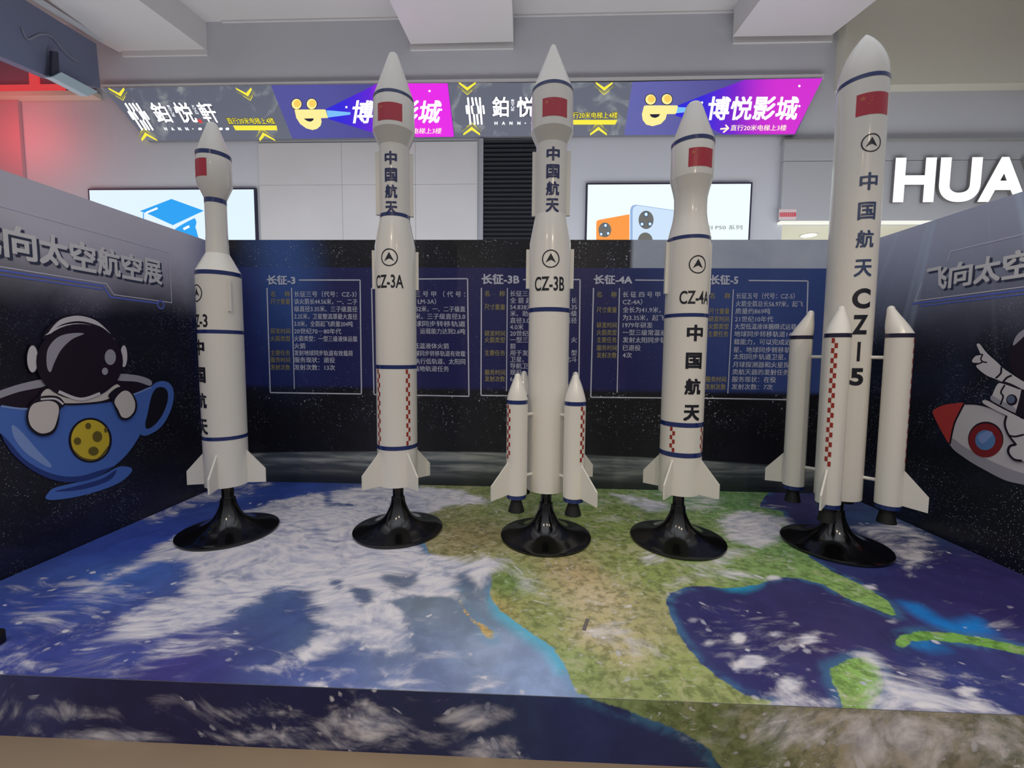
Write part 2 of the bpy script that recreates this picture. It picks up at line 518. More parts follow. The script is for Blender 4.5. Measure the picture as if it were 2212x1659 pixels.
CLOUD = [(200, 1280, 90, 30, .5), (80, 1340, 60, 22, .55), (110, 1262, 60, 14, .5), (620, 1440, 90, 14, .5), (1300, 1320, 60, 40, .3), (860, 1476, 40, 9, .8), (805, 1488, 24, 8, .7), (890, 1500, 34, 10, 1.1), (690, 1478, 18, 8, .9), (722, 1462, 14, 7, .8),
         (1060, 1475, 34, 12, .85), (1020, 1490, 30, 8, .6), (940, 1415, 40, 8, .6), (1626, 1430, 22, 13, 1.5), (1596, 1378, 13, 10, 1.2), (1676, 1370, 16, 6, 1.0), (1745, 1382, 22, 9, 1.0), (1707, 1478, 24, 16, 1.1), (1740, 1372, 30, 8, .5), (1670, 1248, 14, 4, 1.3),
         (2088, 1492, 24, 9, 1.2), (1880, 1268, 12, 5, .9), (1928, 1342, 14, 6, .8), (1672, 1095, 30, 6, .4), (1500, 1340, 14, 6, .8), (1530, 1390, 14, 8, .8), (1590, 1445, 14, 9, .9), (1250, 1085, 60, 8, .35), (1340, 1120, 40, 8, .4), (1480, 1068, 60, 8, .5), (2160, 1350, 40, 10, .45), (2180, 1465, 20, 10, .7)]
CPOLY = [
    (.98, [(303, 1200), (378, 1160), (520, 1105), (600, 1080), (700, 1062), (830, 1045), (1000, 1058), (1060, 1085), (960, 1095), (920, 1110), (905, 1150), (910, 1190), (960, 1205), (1000, 1210), (1050, 1200), (1110, 1205), (1090, 1225), (1060, 1250),
           (1030, 1265), (1000, 1240), (985, 1250), (985, 1280), (988, 1312), (925, 1335), (883, 1338), (895, 1395), (840, 1425), (760, 1395), (700, 1420), (640, 1445), (628, 1420), (680, 1370), (690, 1320), (660, 1285), (600, 1272), (545, 1305), (470, 1350), (380, 1372),
           (300, 1390), (228, 1378), (262, 1335), (331, 1297), (392, 1285), (405, 1235), (378, 1210), (300, 1222)]),
    (.75, [(142, 1300), (150, 1288), (230, 1240), (307, 1202), (380, 1165), (400, 1180), (320, 1225), (235, 1262), (165, 1300)]),
    (.62, [(290, 1380), (420, 1368), (470, 1358), (520, 1385), (440, 1420), (400, 1440), (310, 1442), (275, 1448), (290, 1415)]),
    (.60, [(0, 1400), (60, 1395), (100, 1430), (70, 1458), (0, 1458)]),
    (.55, [(300, 1120), (400, 1075), (520, 1045), (600, 1040), (560, 1062), (430, 1095), (330, 1130)]),
    (1.05, [(1550, 1120), (1600, 1103), (1700, 1115), (1700, 1160), (1640, 1185), (1570, 1168)]),
    (.75, [(1440, 1285), (1470, 1258), (1530, 1250), (1590, 1256), (1640, 1245), (1600, 1232), (1530, 1232), (1470, 1242)]),
    (.62, [(1490, 1222), (1560, 1180), (1640, 1188), (1590, 1220), (1520, 1240)]),
    (.85, [(1318, 1066), (1362, 1067), (1445, 1085), (1452, 1102), (1400, 1106), (1345, 1085)]),
    (.5, [(1450, 1060), (1560, 1072), (1570, 1100), (1490, 1110), (1450, 1085)]),
    (.9, [(1384, 1207), (1400, 1190), (1432, 1206), (1400, 1218)]),
    (.66, [(1842, 1138), (1943, 1122), (2028, 1170), (2020, 1216), (1963, 1246), (1930, 1200)]),
    (1.1, [(1857, 1413), (1880, 1412), (1905, 1438), (1924, 1466), (1993, 1478), (2069, 1499), (2144, 1524), (2195, 1548), (1880, 1548), (1892, 1529), (1887, 1500), (1890, 1450)]),
    (.5, [(1930, 1445), (2000, 1438), (2080, 1448), (2165, 1475), (2110, 1500), (2060, 1490), (1960, 1468)]),
    (.95, [(1645, 1535), (1662, 1502), (1700, 1494), (1735, 1506), (1800, 1514), (1790, 1530)]),
    (.42, [(1225, 1345), (1330, 1330), (1430, 1400), (1400, 1440), (1280, 1400)]),
    (.58, [(1095, 1225), (1165, 1245), (1170, 1285), (1110, 1275)]),
    (.55, [(1280, 1470), (1380, 1478), (1350, 1502), (1280, 1495)]),
    (.30, [(1470, 1300), (1620, 1290), (1720, 1330), (1760, 1400), (1720, 1480), (1640, 1490), (1560, 1440), (1490, 1380)]),
    (.30, [(20, 1290), (250, 1330), (450, 1400), (520, 1450), (200, 1470), (0, 1440)]),
    (.30, [(520, 1400), (760, 1420), (900, 1440), (900, 1490), (560, 1480)])]
SHALLOW = [((24, 104, 172), [(1950, 1303), (1985, 1308), (2022, 1333), (2062, 1348), (2112, 1338), (2140, 1366), (2062, 1366), (2012, 1346), (1975, 1325)]), ((20, 128, 162), [(1560, 1262), (1590, 1256), (1640, 1252), (1625, 1268), (1600, 1276), (1568, 1272)]),
           ((28, 104, 166), [(1965, 1386), (2000, 1384), (2036, 1400), (2000, 1402), (1975, 1396)]), ((88, 160, 190), [(1065, 1292), (1090, 1318), (1150, 1366), (1200, 1400), (1225, 1440), (1210, 1450), (1185, 1410), (1130, 1372), (1075, 1330)])]
CHOLE = [(1.0, [(842, 1300), (880, 1288), (975, 1288), (988, 1312), (925, 1335), (885, 1338)]), (.7, [(818, 1235), (905, 1238), (905, 1262), (850, 1285), (825, 1262)]), (.8, [(755, 1265), (800, 1272), (812, 1300), (780, 1312), (758, 1282)]),
         (.8, [(712, 1250), (742, 1254), (735, 1275), (718, 1266)]), (.6, [(690, 1045), (712, 1045), (720, 1085), (790, 1092), (700, 1096)]), (.7, [(990, 1240), (1020, 1250), (1075, 1330), (1060, 1340), (1010, 1290)])]


def world_feats(pl, flip=None):
    oc = [pl.px(a, b) + lin((r, g, c)) for a, b, r, g, c in OCEAN]
    la = [pl.px(a, b) + lin((r, g, c)) for a, b, r, g, c in LAND]
    return np.array(oc), np.array(la)


def idw(P, S):
    d = ((P[:, None, :] - S[None, :, :2]) ** 2).sum(2) + 0.01
    w = 1 / d ** 1.6
    return (w @ S[:, 2:]) / w.sum(1, keepdims=True)


def sdf(P, polys):
    best = np.full(len(P), -9.0)
    for poly in polys:
        A = np.array(poly); B = np.roll(A, -1, 0)
        dmin = np.full(len(P), 9.0); inside = np.zeros(len(P), bool)
        for a, b in zip(A, B):
            e = b - a; w = P - a
            t = np.clip((w @ e) / (e @ e), 0, 1)
            dmin = np.minimum(dmin, np.hypot(*(w - t[:, None] * e).T))
            c = ((a[1] > P[:, 1]) != (b[1] > P[:, 1]))
            with np.errstate(divide='ignore', invalid='ignore'):
                xi = (b[0] - a[0]) * (P[:, 1] - a[1]) / (b[1] - a[1]) + a[0]
            inside ^= c & (P[:, 0] < xi)
        best = np.maximum(best, np.where(inside, dmin, -dmin))
    return best


def earth_material(name):
    m = bpy.data.materials.new(name); m.use_nodes = True
    k = NT(m); b = m.node_tree.nodes['Principled BSDF']
    b.inputs['Roughness'].default_value = 0.42
    b.inputs['Specular IOR Level'].default_value = 0.35
    pos = k.add('ShaderNodeNewGeometry').outputs['Position']

    def attr(n):
        a = k.add('ShaderNodeAttribute'); a.attribute_name = n
        return a
    oc, la = attr('ocean').outputs['Color'], attr('land').outputs['Color']
    sd, cl = attr('coast').outputs['Fac'], attr('cloud').outputs['Fac']
    # low-frequency swirl bends the streaks of the printed clouds
    sw = k.add('ShaderNodeTexNoise'); k.link(pos, sw.inputs['Vector']); sw.inputs['Scale'].default_value = 0.9; sw.inputs['Detail'].default_value = 2
    vs = k.add('ShaderNodeVectorMath', operation='SCALE'); k.link(sw.outputs['Color'], vs.inputs[0]); vs.inputs['Scale'].default_value = 1.1
    va = k.add('ShaderNodeVectorMath', operation='ADD'); k.link(pos, va.inputs[0]); k.link(vs.outputs[0], va.inputs[1])
    mp = k.add('ShaderNodeMapping'); k.link(va.outputs[0], mp.inputs[0]); mp.inputs[3].default_value = (0.75, 2.0, 2.0); mp.inputs[2].default_value = (0, 0, R(-12))
    st = mp.outputs[0]
    n1 = k.noise(pos, 6, 8, 0.3, 0.62); n2 = k.noise(pos, 24, 6, 0.2, 0.62); n3 = k.noise(st, 3.0, 12, 0.7, 0.68); n4 = k.noise(st, 9, 7, 0.3, 0.58)
    sdn = k.math('ADD', sd, k.math('MULTIPLY', k.math('SUBTRACT', n2, 0.5), 0.032))
    shallow = k.math('MULTIPLY', k.smooth(sdn, -0.06, -0.004), k.smooth(n1, 0.38, 0.58))
    ocn = k.mix(k.smooth(n1, 0.35, 0.75), k.mix(0.30, oc, (0.0, 0.0, 0.02)), oc)
    ocn = k.mix(k.math('MULTIPLY', shallow, 0.32), ocn, lin((80, 168, 206)))
    dk = k.mix(0.52, la, (0.03, 0.055, 0.008)); lt = k.mix(0.42, la, lin((216, 202, 172)))
    land = k.mix(k.smooth(n2, 0.36, 0.60), dk, la)
    land = k.mix(k.smooth(k.noise(pos, 9, 6, 0.8, 0.6), 0.50, 0.68, 0, 0.85), land, lt)
    c = k.mix(k.smooth(sdn, -0.006, 0.006), ocn, land)
    cn = k.math('ADD', k.math('MULTIPLY', n3, 0.60), k.math('MULTIPLY', n4, 0.40))
    cv = k.math('ADD', k.math('MULTIPLY', cl, 0.80), k.math('MULTIPLY', k.math('SUBTRACT', cn, 0.5), 2.3))
    cm = k.math('MULTIPLY', k.smooth(cv, 0.16, 0.84), 0.97)
    # small detached puffs
    v = k.add('ShaderNodeTexVoronoi'); k.link(va.outputs[0], v.inputs['Vector']); v.inputs['Scale'].default_value = 17
    sep = k.add('ShaderNodeSeparateColor'); k.link(v.outputs['Color'], sep.inputs[0])
    pr = k.math('ADD', 0.16, k.math('MULTIPLY', sep.outputs[1], 0.22))
    puff = k.math('MULTIPLY', k.smooth(k.math('SUBTRACT', pr, k.math('ADD', v.outputs['Distance'], k.math('MULTIPLY', k.math('SUBTRACT', n2, 0.5), 0.8))), -0.05, 0.17), k.math('GREATER_THAN', k.math('ADD', sep.outputs[0], cl), 0.98))
    cm = k.math('MAXIMUM', cm, k.math('MULTIPLY', puff, k.math('ADD', 0.35, k.math('MULTIPLY', sep.outputs[2], 0.6))))
    # fine cloud flecks over the land
    fl = k.smooth(k.noise(st, 26, 4, 0.4, 0.6), 0.585, 0.66)
    fl = k.math('MULTIPLY', fl, k.math('MULTIPLY', k.smooth(sdn, -0.01, 0.03), k.smooth(n1, 0.40, 0.60, 0.05, 0.75)))
    cm = k.math('MAXIMUM', cm, fl)
    white = k.mix(k.smooth(n4, 0.28, 0.66), lin((192, 194, 214)), lin((240, 234, 236)))
    c = k.mix(cm, c, white)
    k.link(c, b.inputs['Base Color'])
    MATS[name] = m
    return m


EARTH = earth_material('printed_earth')


def earth_sheet(name, pl, us, vs, polys, oc, la, clouds, parent, cpoly=(), chole=(), shallow=()):
    U, V = np.meshgrid(us, vs); P = np.stack([U.ravel(), V.ravel()], 1)
    nu, nv = len(us), len(vs)
    me = bpy.data.meshes.new(name)
    verts = [pl.pt(a, b, 0.0015) for a, b in P]
    faces = [(j * nu + i, j * nu + i + 1, (j + 1) * nu + i + 1, (j + 1) * nu + i) for j in range(nv - 1) for i in range(nu - 1)]
    me.from_pydata(verts, [], faces); me.materials.append(EARTH)
    K = 1 / 0.52
    for nm, S in (('ocean', oc), ('land', la)):
        colr = np.clip(idw(P, S) * K, 0, 0.9)
        if nm == 'ocean':
            colr = colr * .84 + colr.mean(1, keepdims=True) * .16
        if nm == 'ocean':
            for rgb, pg in shallow:
                w = np.clip((sdf(P, [pg]) + .05) / .07, 0, 1)[:, None]
                colr = colr * (1 - w) + np.clip(np.array(lin(rgb)) * K, 0, .9) * w
        a = me.attributes.new(nm, 'FLOAT_COLOR', 'POINT')
        a.data.foreach_set('color', np.concatenate([colr, np.ones((len(P), 1))], 1).ravel())
    me.attributes.new('coast', 'FLOAT', 'POINT').data.foreach_set('value', sdf(P, polys))
    cl = np.zeros(len(P))
    for (c, ax, ay, s) in clouds:
        M = np.linalg.inv(np.stack([ax, ay], 1)); q = (P - c) @ M.T
        cl = np.maximum(cl, s * np.exp(-0.6 * (q ** 2).sum(1)))
    for w, pg in cpoly:
        cl = np.maximum(cl, w * np.clip((sdf(P, [pg]) + .07) / .14, 0, 1))
    for w, pg in chole:
        cl = cl * (1 - w * np.clip((sdf(P, [pg]) + .02) / .05, 0, 1))
    me.attributes.new('cloud', 'FLOAT', 'POINT').data.foreach_set('value', cl)
    me.update()
    o = bpy.data.objects.new(name, me); COL.objects.link(o); o.parent = parent
    return o


mb = MB(); mb.box(XL + .006, XR - .006, YF, YB - .006, 0.0, TOP_Z, mat('platform_board', (150, 150, 150), 0.6))
platform = tag(mb.build('display_platform'), 'low platform wrapped in a satellite print of the earth under the rockets', 'platform')
oc, la = world_feats(TOP)
polysT = [[TOP.px(a, b) for a, b in p] for p in LANDPOLY]
cloT = []
for x, y, rx, ry, s in CLOUD:
    c = np.array(TOP.px(x, y)); ax = np.array(TOP.px(x + rx, y)) - c
    ay = (np.array(TOP.px(x, y + ry)) - np.array(TOP.px(x, y - ry))) / 2
    cloT.append((c, ax, ay, s))
earth_sheet('printed_top', TOP, np.linspace(XL + .006, XR - .006, 300), np.linspace(YF, YB - .006, 130), polysT, oc, la, cloT, platform,
            [(w, [TOP.px(*p) for p in pg]) for w, pg in CPOLY], [(w, [TOP.px(*p) for p in pg]) for w, pg in CHOLE], [(w, [TOP.px(*p) for p in pg]) for w, pg in SHALLOW])
# the riser carries the rest of the same print
RL = [[(1255, 1500), (1300, 1515), (1345, 1530), (1420, 1558), (1490, 1590), (1530, 1615), (1560, 1659), (1700, 1700), (2260, 1700), (2260, 1530), (1700, 1515)]]
RC = [(150, 1540, 120, 22, .5), (260, 1590, 160, 14, .8), (90, 1580, 50, 20, .5), (480, 1545, 120, 30, .45), (560, 1590, 130, 18, .75), (800, 1560, 70, 40, .8),
      (1020, 1550, 60, 30, .9), (1060, 1620, 60, 30, .9), (700, 1610, 160, 12, .6), (1700, 1580, 160, 50, .75), (1950, 1590, 200, 60, .95), (2150, 1600, 120, 60, .8), (1560, 1600, 60, 30, .6), (350, 1520, 40, 20, .5), (900, 1600, 80, 20, .5)]
ocR = np.array([RISER.px(x, y) + lin(c) for x, y, c in [(0, 1520, (36, 42, 92)), (300, 1540, (24, 22, 68)), (700, 1550, (20, 24, 68)), (900, 1560, (30, 38, 74)), (1100, 1560, (34, 48, 84)), (1250, 1560, (30, 42, 92)), (1400, 1620, (30, 38, 84)), (1800, 1600, (50, 60, 90)), (1620, 1640, (24, 40, 64))]])
laR = np.array([RISER.px(x, y) + lin(c) for x, y, c in [(1300, 1520, (110, 126, 80)), (1500, 1560, (96, 106, 66)), (1620, 1600, (90, 98, 64)), (1800, 1560, (130, 122, 100)), (2000, 1620, (120, 112, 96)), (2200, 1600, (110, 110, 96))]])
cloR = []
for x, y, rx, ry, s in RC:
    c = np.array(RISER.px(x, y)); cloR.append((c, np.array(RISER.px(x + rx, y)) - c, np.array(RISER.px(x, y + ry)) - c, s * .85))
earth_sheet('printed_riser', RISER, np.linspace(XL + .006, XR - .006, 260), np.linspace(0.0, TOP_Z, 16), [[RISER.px(a, b) for a, b in p] for p in RL], ocR, laR, cloR, platform)

# ------------------------------------------------------------------ printed fact panels on the back wall
PANELS = [
    dict(title='长征-3', tb=(577, 595, 638, 615), top=(646, 605, 778, 605), right=(778, 605, 781, 851), bot=(584, 848, 781, 851), left=(577, 622, 584, 848), div=(630, 622, 636, 840),
         lx=(585, 627), tx=(636, 772), rows=[(636, '名     称', '长征三号（代号：CZ-3）', 0), (652, '尺寸重量', '该火箭长44.56米，一、二子', 1), (668, '', '级直径3.35米、三子级直径', 1),
         (684, '', '2.25米，卫星整流罩最大直径', 1), (700, '', '3.0米，全箭起飞质量204吨', 0.93), (716, '研发时间', '20世纪70－80年代', 0), (732, '火箭类型', '火箭类型：一型三级液体运载', 1), (748, '', '火箭', 0),
         (763, '主要任务', '发射地球同步轨道有效载荷', .93), (778, '服务时间', '服务现状：退役', 0), (794, '发射次数', '发射次数：13次', 0)]),
    dict(title='', tb=None, top=(872, 603, 1010, 602), right=(1010, 602, 1013, 856), bot=(808, 852, 1013, 856), left=(803, 622, 808, 852), div=None,
         lx=None, tx=(896, 1005), rtl=True, rows=[(636, '', '三 号 甲 （ 代 号 ：', 1), (652, '', 'LM-3A）', -942), (668, '', '.52米，一、二子级直', 1), (684, '', '米、三子级直径3.0', 1), (700, '', '球同步转移轨道', .98), (716, '', '）运载能力达到2.6吨', .98),
         (748, '', '级低温液体火箭', -970), (764, '', '球同步转移轨道有效载', 1), (781, '', '执行低轨道、太阳同', 1), (797, '', '和极地轨道任务', -970)]),
    dict(title='长征-3B', tb=(1040, 592, 1122, 614), top=(1130, 604, 1253, 604), right=(1253, 604, 1250, 857), bot=(1039, 854, 1250, 857), left=(1040, 622, 1039, 854), div=(1096, 622, 1094, 845),
         lx=(1047, 1091), tx=(1102, 1246), rows=[(635, '名     称', '长征三号', 0), (650, '', '全 箭 起', 0), (664, '尺寸重量', '54.838米', 0), (678, '', '米、助推', 0), (693, '', '直径3.0米', 0), (707, '', '4.0米', 0), (721, '研发时间', '20世纪90', 0), (735, '火箭类型', '一型三级', 0), (749, '', '箭', 0),
         (763, '主要任务', '用于发射', 0), (777, '', '卫星、', 0), (791, '', '导航卫星', 0), (805, '服务时间', '现役', 0), (819, '发射次数', '6', 0)],
         ends=[(650, '长'), (664, '.35'), (678, '子级'), (693, '直径'), (735, '火'), (763, '型'), (777, '北斗')]),
    dict(title='长征-4A', tb=(1282, 594, 1366, 614), top=(1372, 605, 1490, 606), right=(1490, 606, 1486, 860), bot=(1276, 858, 1486, 860), left=(1282, 622, 1276, 858), div=(1338, 622, 1333, 848),
         lx=(1289, 1332), tx=(1345, 1484), rows=[(637, '名     称', '长 征 四 号 甲 （', 0), (653, '', 'CZ-4A）', 0), (670, '尺寸重量', '全长为41.9米，箭体', 0), (687, '', '为3.35米，起飞质量', 0), (703, '研发时间', '1979年研发', 0), (719, '火箭类型', '一型三级常温液体运', 0), (735, '主要任务', '发射太阳同步轨道卫', 0), (752, '服务时间', '已退役', 0), (768, '发射次数', '4次', 0)]),
    dict(title='长征-5', tb=(1533, 594, 1595, 615), top=(1617, 606, 1745, 607), right=(1745, 607, 1738, 864), bot=(1518, 860, 1738, 864), left=(1524, 622, 1518, 860), div=(1584, 625, 1572, 850),
         lx=(1533, 1577), tx=(1590, 1735), slant=-0.05, rows=[(640, '名     称', '长征五号（代号：CZ-5）', 0.87), (657, '', '火箭全箭总长56.97米，起飞', 1), (673, '尺寸重量', '质量约869吨', 0), (690, '研发时间', '21世纪10年代', 0), (706, '火箭类型', '大型低温液体捆绑式运载火', 1),
         (722, '主要任务', '地球同步转移轨道14吨', 0), (739, '', '载能力，可以完成近地轨', 0), (756, '', '星、地球同步转移轨道卫', 0), (771, '', '太阳同步轨道卫星、空间', 0), (788, '', '月球探测器和火星探测器', 0), (804, '', '类航天器的发射任务', 0), (820, '服务时间', '服务现状：在役', 0), (836, '发射次数', '发射次数：7次', 0)])]
LH = 0.047
for p in PANELS:
    mb = MB()
    for key in ('top', 'right', 'bot', 'left'):
        a = p[key]; mb.ribbon(BACK, [BACK.px(a[0], a[1]), BACK.px(a[2], a[3])], 0.0115, PRINT_W)
    if p['div']:
        a = p['div']; mb.ribbon(BACK, [BACK.px(a[0], a[1]), BACK.px(a[2], a[3])], 0.009, PRINT_W)
    if p['title']:
        a = p['tb']; u0, v0 = BACK.px(a[0], a[3]); u1, v1 = BACK.px(a[2], a[1])
        text_box(mb, BACK, p['title'], u0, v0, u1, v1, PRINT_W, bold=0.03)
    for y, lab, txt, j in p['rows']:
        sl = p.get('slant', 0) * (y - 640)
        if lab:
            u0, v = BACK.px(p['lx'][0] + sl, y); u1, _ = BACK.px(p['lx'][1] + sl, y)
            text_line(mb, BACK, lab, u0, v, LH, PRINT_Y, width=u1 - u0)
        u0, v = BACK.px(p['tx'][0] + sl, y); u1, _ = BACK.px(p['tx'][1] + sl, y)
        if p.get('rtl'):
            r_, _ = BACK.px(-j, y) if j < 0 else (u1, 0)
            text_line(mb, BACK, txt, u0, v, LH, PRINT_W, right=r_, width=None if j < 0 else (u1 - u0))
        else:
            text_line(mb, BACK, txt, u0, v, LH, PRINT_W, width=(u1 - u0) * j if j else None)
    for y, txt in p.get('ends', []):
        u1, v = BACK.px(p['tx'][1], y)
        text_line(mb, BACK, txt, 0, v, LH, PRINT_W, right=u1)
    o = mb.build('fact_panel', wall_back, fix=False)
    o['label'] = ['leftmost', 'second', 'middle', 'fourth', 'rightmost'][PANELS.index(p)] + ' white framed panel of white and gold print on the back wall'

# ------------------------------------------------------------------ printed art on the side walls
TOON_OUT = mat('toon_outline', (34, 26, 42), 0.45)
TOON_W = mat('toon_white', (234, 228, 228), 0.45)
TOON_G = mat('toon_grey', (182, 178, 188), 0.45)
TOON_C = mat('toon_cream', (238, 228, 218), 0.45)
TOON_B = mat('toon_blue', (88, 128, 212), 0.45)
TOON_BD = mat('toon_dark_blue', (48, 70, 140), 0.45)
TOON_BL = mat('toon_pale_blue', (146, 174, 230), 0.45)
TOON_Y = mat('toon_yellow', (236, 206, 60), 0.45)
TOON_YD = mat('toon_olive', (122, 106, 44), 0.45)
TOON_V = mat('toon_visor', (38, 22, 40), 0.45)
TOON_R = mat('toon_red', (208, 70, 66), 0.45)
TOON_RD = mat('toon_dark_red', (150, 44, 50), 0.45)
TOON_SKY = mat('toon_window_blue', (104, 150, 206), 0.45)
TOON_BG = mat('toon_background', (26, 25, 36), 0.45)

mb = MB(); _lay = [0.002]


def art(plane, sc, ox, oy):
    def T(pts):
        return [plane.px(ox + a / sc, oy + b / sc) for a, b in pts]

    def fill(pts, m, smooth=True):
        _lay[0] += 0.0004
        q = spline(pts, 5) if smooth else pts
        mb.poly(plane, T(q), m, _lay[0])

    def line(pts, w, m=TOON_OUT, closed=False):
        _lay[0] += 0.0004
        mb.ribbon(plane, T(spline(pts, 5, closed)), w, m, _lay[0])
    return fill, line


fill, line = art(LEFT, 2.5516, 0, 450)
fill([(300, 1540), (420, 1510), (560, 1470), (650, 1425), (715, 1428), (722, 1455), (660, 1510), (560, 1552), (430, 1588), (300, 1607), (250, 1600), (262, 1570)], TOON_B)
fill([(300, 1560), (420, 1530), (560, 1490), (640, 1440), (600, 1500), (450, 1550)], TOON_BD)
fill([(830, 985), (880, 953), (930, 963), (955, 1010), (947, 1090), (905, 1180), (850, 1232), (780, 1252), (760, 1180), (790, 1080)], TOON_B)
fill([(845, 1008), (882, 985), (918, 1003), (922, 1060), (892, 1140), (842, 1200), (800, 1208), (812, 1100)], TOON_BG)
fill([(-60, 1060), (0, 1040), (120, 1000), (300, 960), (560, 935), (740, 940), (832, 970), (720, 1040), (500, 1090), (140, 1115), (-60, 1100)], TOON_V)
fill([(-60, 1030), (0, 1003), (120, 965), (240, 943), (250, 978), (100, 1012), (0, 1046), (-60, 1066)], TOON_G)
fill([(645, 913), (760, 922), (828, 948), (824, 978), (750, 956), (640, 947)], TOON_G)
fill([(-80, 1080), (0, 1090), (140, 1106), (330, 1086), (600, 1060), (720, 1030), (832, 985), (820, 1080), (797, 1180), (762, 1260), (700, 1350), (620, 1425), (520, 1484),
      (400, 1509), (290, 1497), (170, 1442), (60, 1347), (0, 1245), (-60, 1150)], TOON_B)
fill([(0, 1245), (60, 1347), (170, 1442), (290, 1497), (400, 1509), (520, 1484), (620, 1425), (560, 1440), (420, 1478), (280, 1462), (140, 1390), (40, 1280)], TOON_BD)
fill([(60, 1195), (110, 1228), (200, 1330), (278, 1415), (250, 1422), (140, 1350), (75, 1270)], TOON_BL)
line([(0, 1090), (140, 1106), (330, 1086), (600, 1060), (720, 1030), (832, 985)], 0.012, TOON_BL)
fill(ell(492, 1278, 120, 124), TOON_OUT, False)
fill(ell(492, 1276, 106, 111), TOON_Y, False)
fill([(395, 1325), (450, 1372), (530, 1378), (590, 1310), (570, 1360), (500, 1392), (430, 1372)], TOON_YD)
for a in [(480, 1200, 16, 18), (577, 1222, 10, 15), (530, 1258, 27, 30), (420, 1283, 20, 20), (508, 1338, 28, 24)]:
    fill(ell(*a), TOON_YD, False)
# astronaut
fill([(240, 985), (300, 1010), (430, 1050), (560, 1010), (640, 960), (665, 1000), (640, 1050), (560, 1072), (340, 1085), (205, 1055)], TOON_OUT)
fill([(250, 995), (320, 1020), (430, 1052), (560, 1015), (635, 970), (652, 1005), (560, 1060), (350, 1074), (220, 1048)], TOON_C)
fill(ell(172, 830, 36, 82), TOON_OUT, False); fill(ell(170, 830, 30, 74), TOON_W, False)
fill(ell(672, 815, 26, 68), TOON_OUT, False); fill(ell(674, 815, 19, 60), TOON_W, False)
fill([(225, 720), (260, 650), (330, 600), (400, 585), (470, 590), (550, 620), (620, 690), (640, 740), (500, 700), (340, 690)], TOON_OUT)
fill([(255, 690), (310, 622), (380, 595), (450, 595), (530, 625), (600, 692), (540, 650), (430, 622), (330, 640)], TOON_W)
fill([(238, 700), (320, 650), (430, 634), (540, 662), (625, 725), (540, 690), (430, 655), (330, 668)], TOON_W)
fill(ell(428, 845, 240, 208), TOON_OUT, False)
fill(ell(428, 845, 232, 200), TOON_V, False)
fill([(246, 870), (250, 780), (300, 715), (370, 690), (452, 690), (385, 722), (325, 780), (288, 850), (266, 902)], TOON_G)
fill(ell(597, 820, 31, 43), TOON_G, False); fill(ell(567, 898, 17, 20), TOON_G, False)
line([(310, 1010), (430, 1052), (540, 1020)], 0.02, TOON_W)
fill([(150, 1085), (200, 1040), (300, 1035), (345, 1080), (318, 1110), (310, 1180), (280, 1240), (210, 1255), (150, 1215), (130, 1150)], TOON_OUT)
fill([(155, 1095), (190, 1070), (270, 1062), (310, 1095), (300, 1170), (272, 1225), (212, 1240), (160, 1205), (142, 1150)], TOON_C)
line([(210, 1052), (290, 1050), (335, 1080)], 0.012, TOON_W)
fill([(605, 1060), (585, 1030), (640, 985), (700, 1000), (740, 1060), (738, 1120), (700, 1162), (655, 1162), (630, 1120)], TOON_OUT)
fill([(618, 1062), (660, 1010), (700, 1012), (730, 1062), (728, 1115), (695, 1152), (660, 1150), (640, 1112)], TOON_C)
mb.build('printed_mural', wall_left, fix=False)['label'] = 'printed cartoon astronaut sitting in a blue cup'

mb = MB(); _lay[0] = 0.002
fill, line = art(RIGHT, 4.1466, 1980, 700)
fill([(440, 712), (560, 715), (700, 755), (820, 820), (965, 890), (1300, 1040), (1500, 1200), (1400, 1500), (1200, 1500), (965, 1440), (800, 1400), (620, 1310), (450, 1210), (305, 1085), (330, 950), (380, 820)], TOON_W)
fill([(318, 1020), (450, 1110), (700, 1240), (965, 1340), (1250, 1400), (1400, 1500), (1200, 1500), (965, 1440), (800, 1400), (620, 1310), (450, 1210), (303, 1085)], TOON_G)
fill([(148, 790), (180, 755), (250, 725), (340, 712), (432, 710), (385, 800), (340, 900), (300, 1062), (250, 1000), (190, 890)], TOON_R)
line([(432, 710), (385, 800), (340, 900), (302, 1075)], 0.012)
line([(440, 712), (560, 718), (700, 758), (822, 822)], 0.014)
fill(ell(625, 1032, 158, 158), TOON_OUT, False)
fill(ell(625, 1042, 152, 152), TOON_RD, False); fill(ell(622, 1040, 90, 90), TOON_SKY, False)
fill([(560, 1010), (640, 960), (690, 985), (600, 1070)], TOON_BL)
# helmet
fill([(838, 320), (842, 230), (880, 150), (965, 70), (1080, 20), (1250, 60), (1350, 200), (1330, 380), (1200, 500), (1050, 530), (960, 505), (880, 440)], TOON_V)
fill([(873, 192), (900, 110), (965, 52), (1060, 25), (1000, 80), (930, 150)], TOON_G)
# raised arm, back pack, leg
fill([(548, 190), (558, 176), (578, 182), (640, 260), (740, 350), (772, 385), (850, 440), (960, 510), (1050, 560), (1050, 640), (965, 600), (785, 522), (715, 492), (640, 462), (570, 410), (543, 375), (560, 350),
      (515, 345), (508, 322), (540, 285), (580, 272)], TOON_W)
line([(575, 272), (600, 275), (585, 310), (600, 335), (640, 345)], 0.009); line([(545, 362), (590, 345), (600, 330)], 0.009)
line([(770, 385), (765, 440), (720, 485)], 0.011); line([(865, 460), (820, 480), (785, 520)], 0.011)
line([(780, 520), (860, 545), (965, 600)], 0.014)
fill([(735, 530), (790, 525), (945, 580), (1100, 640), (1150, 900), (950, 830), (880, 800), (760, 740), (665, 690), (680, 640)], TOON_OUT)
fill([(738, 540), (790, 536), (930, 585), (950, 600), (905, 775), (880, 790), (760, 728), (680, 680), (690, 640)], TOON_W)
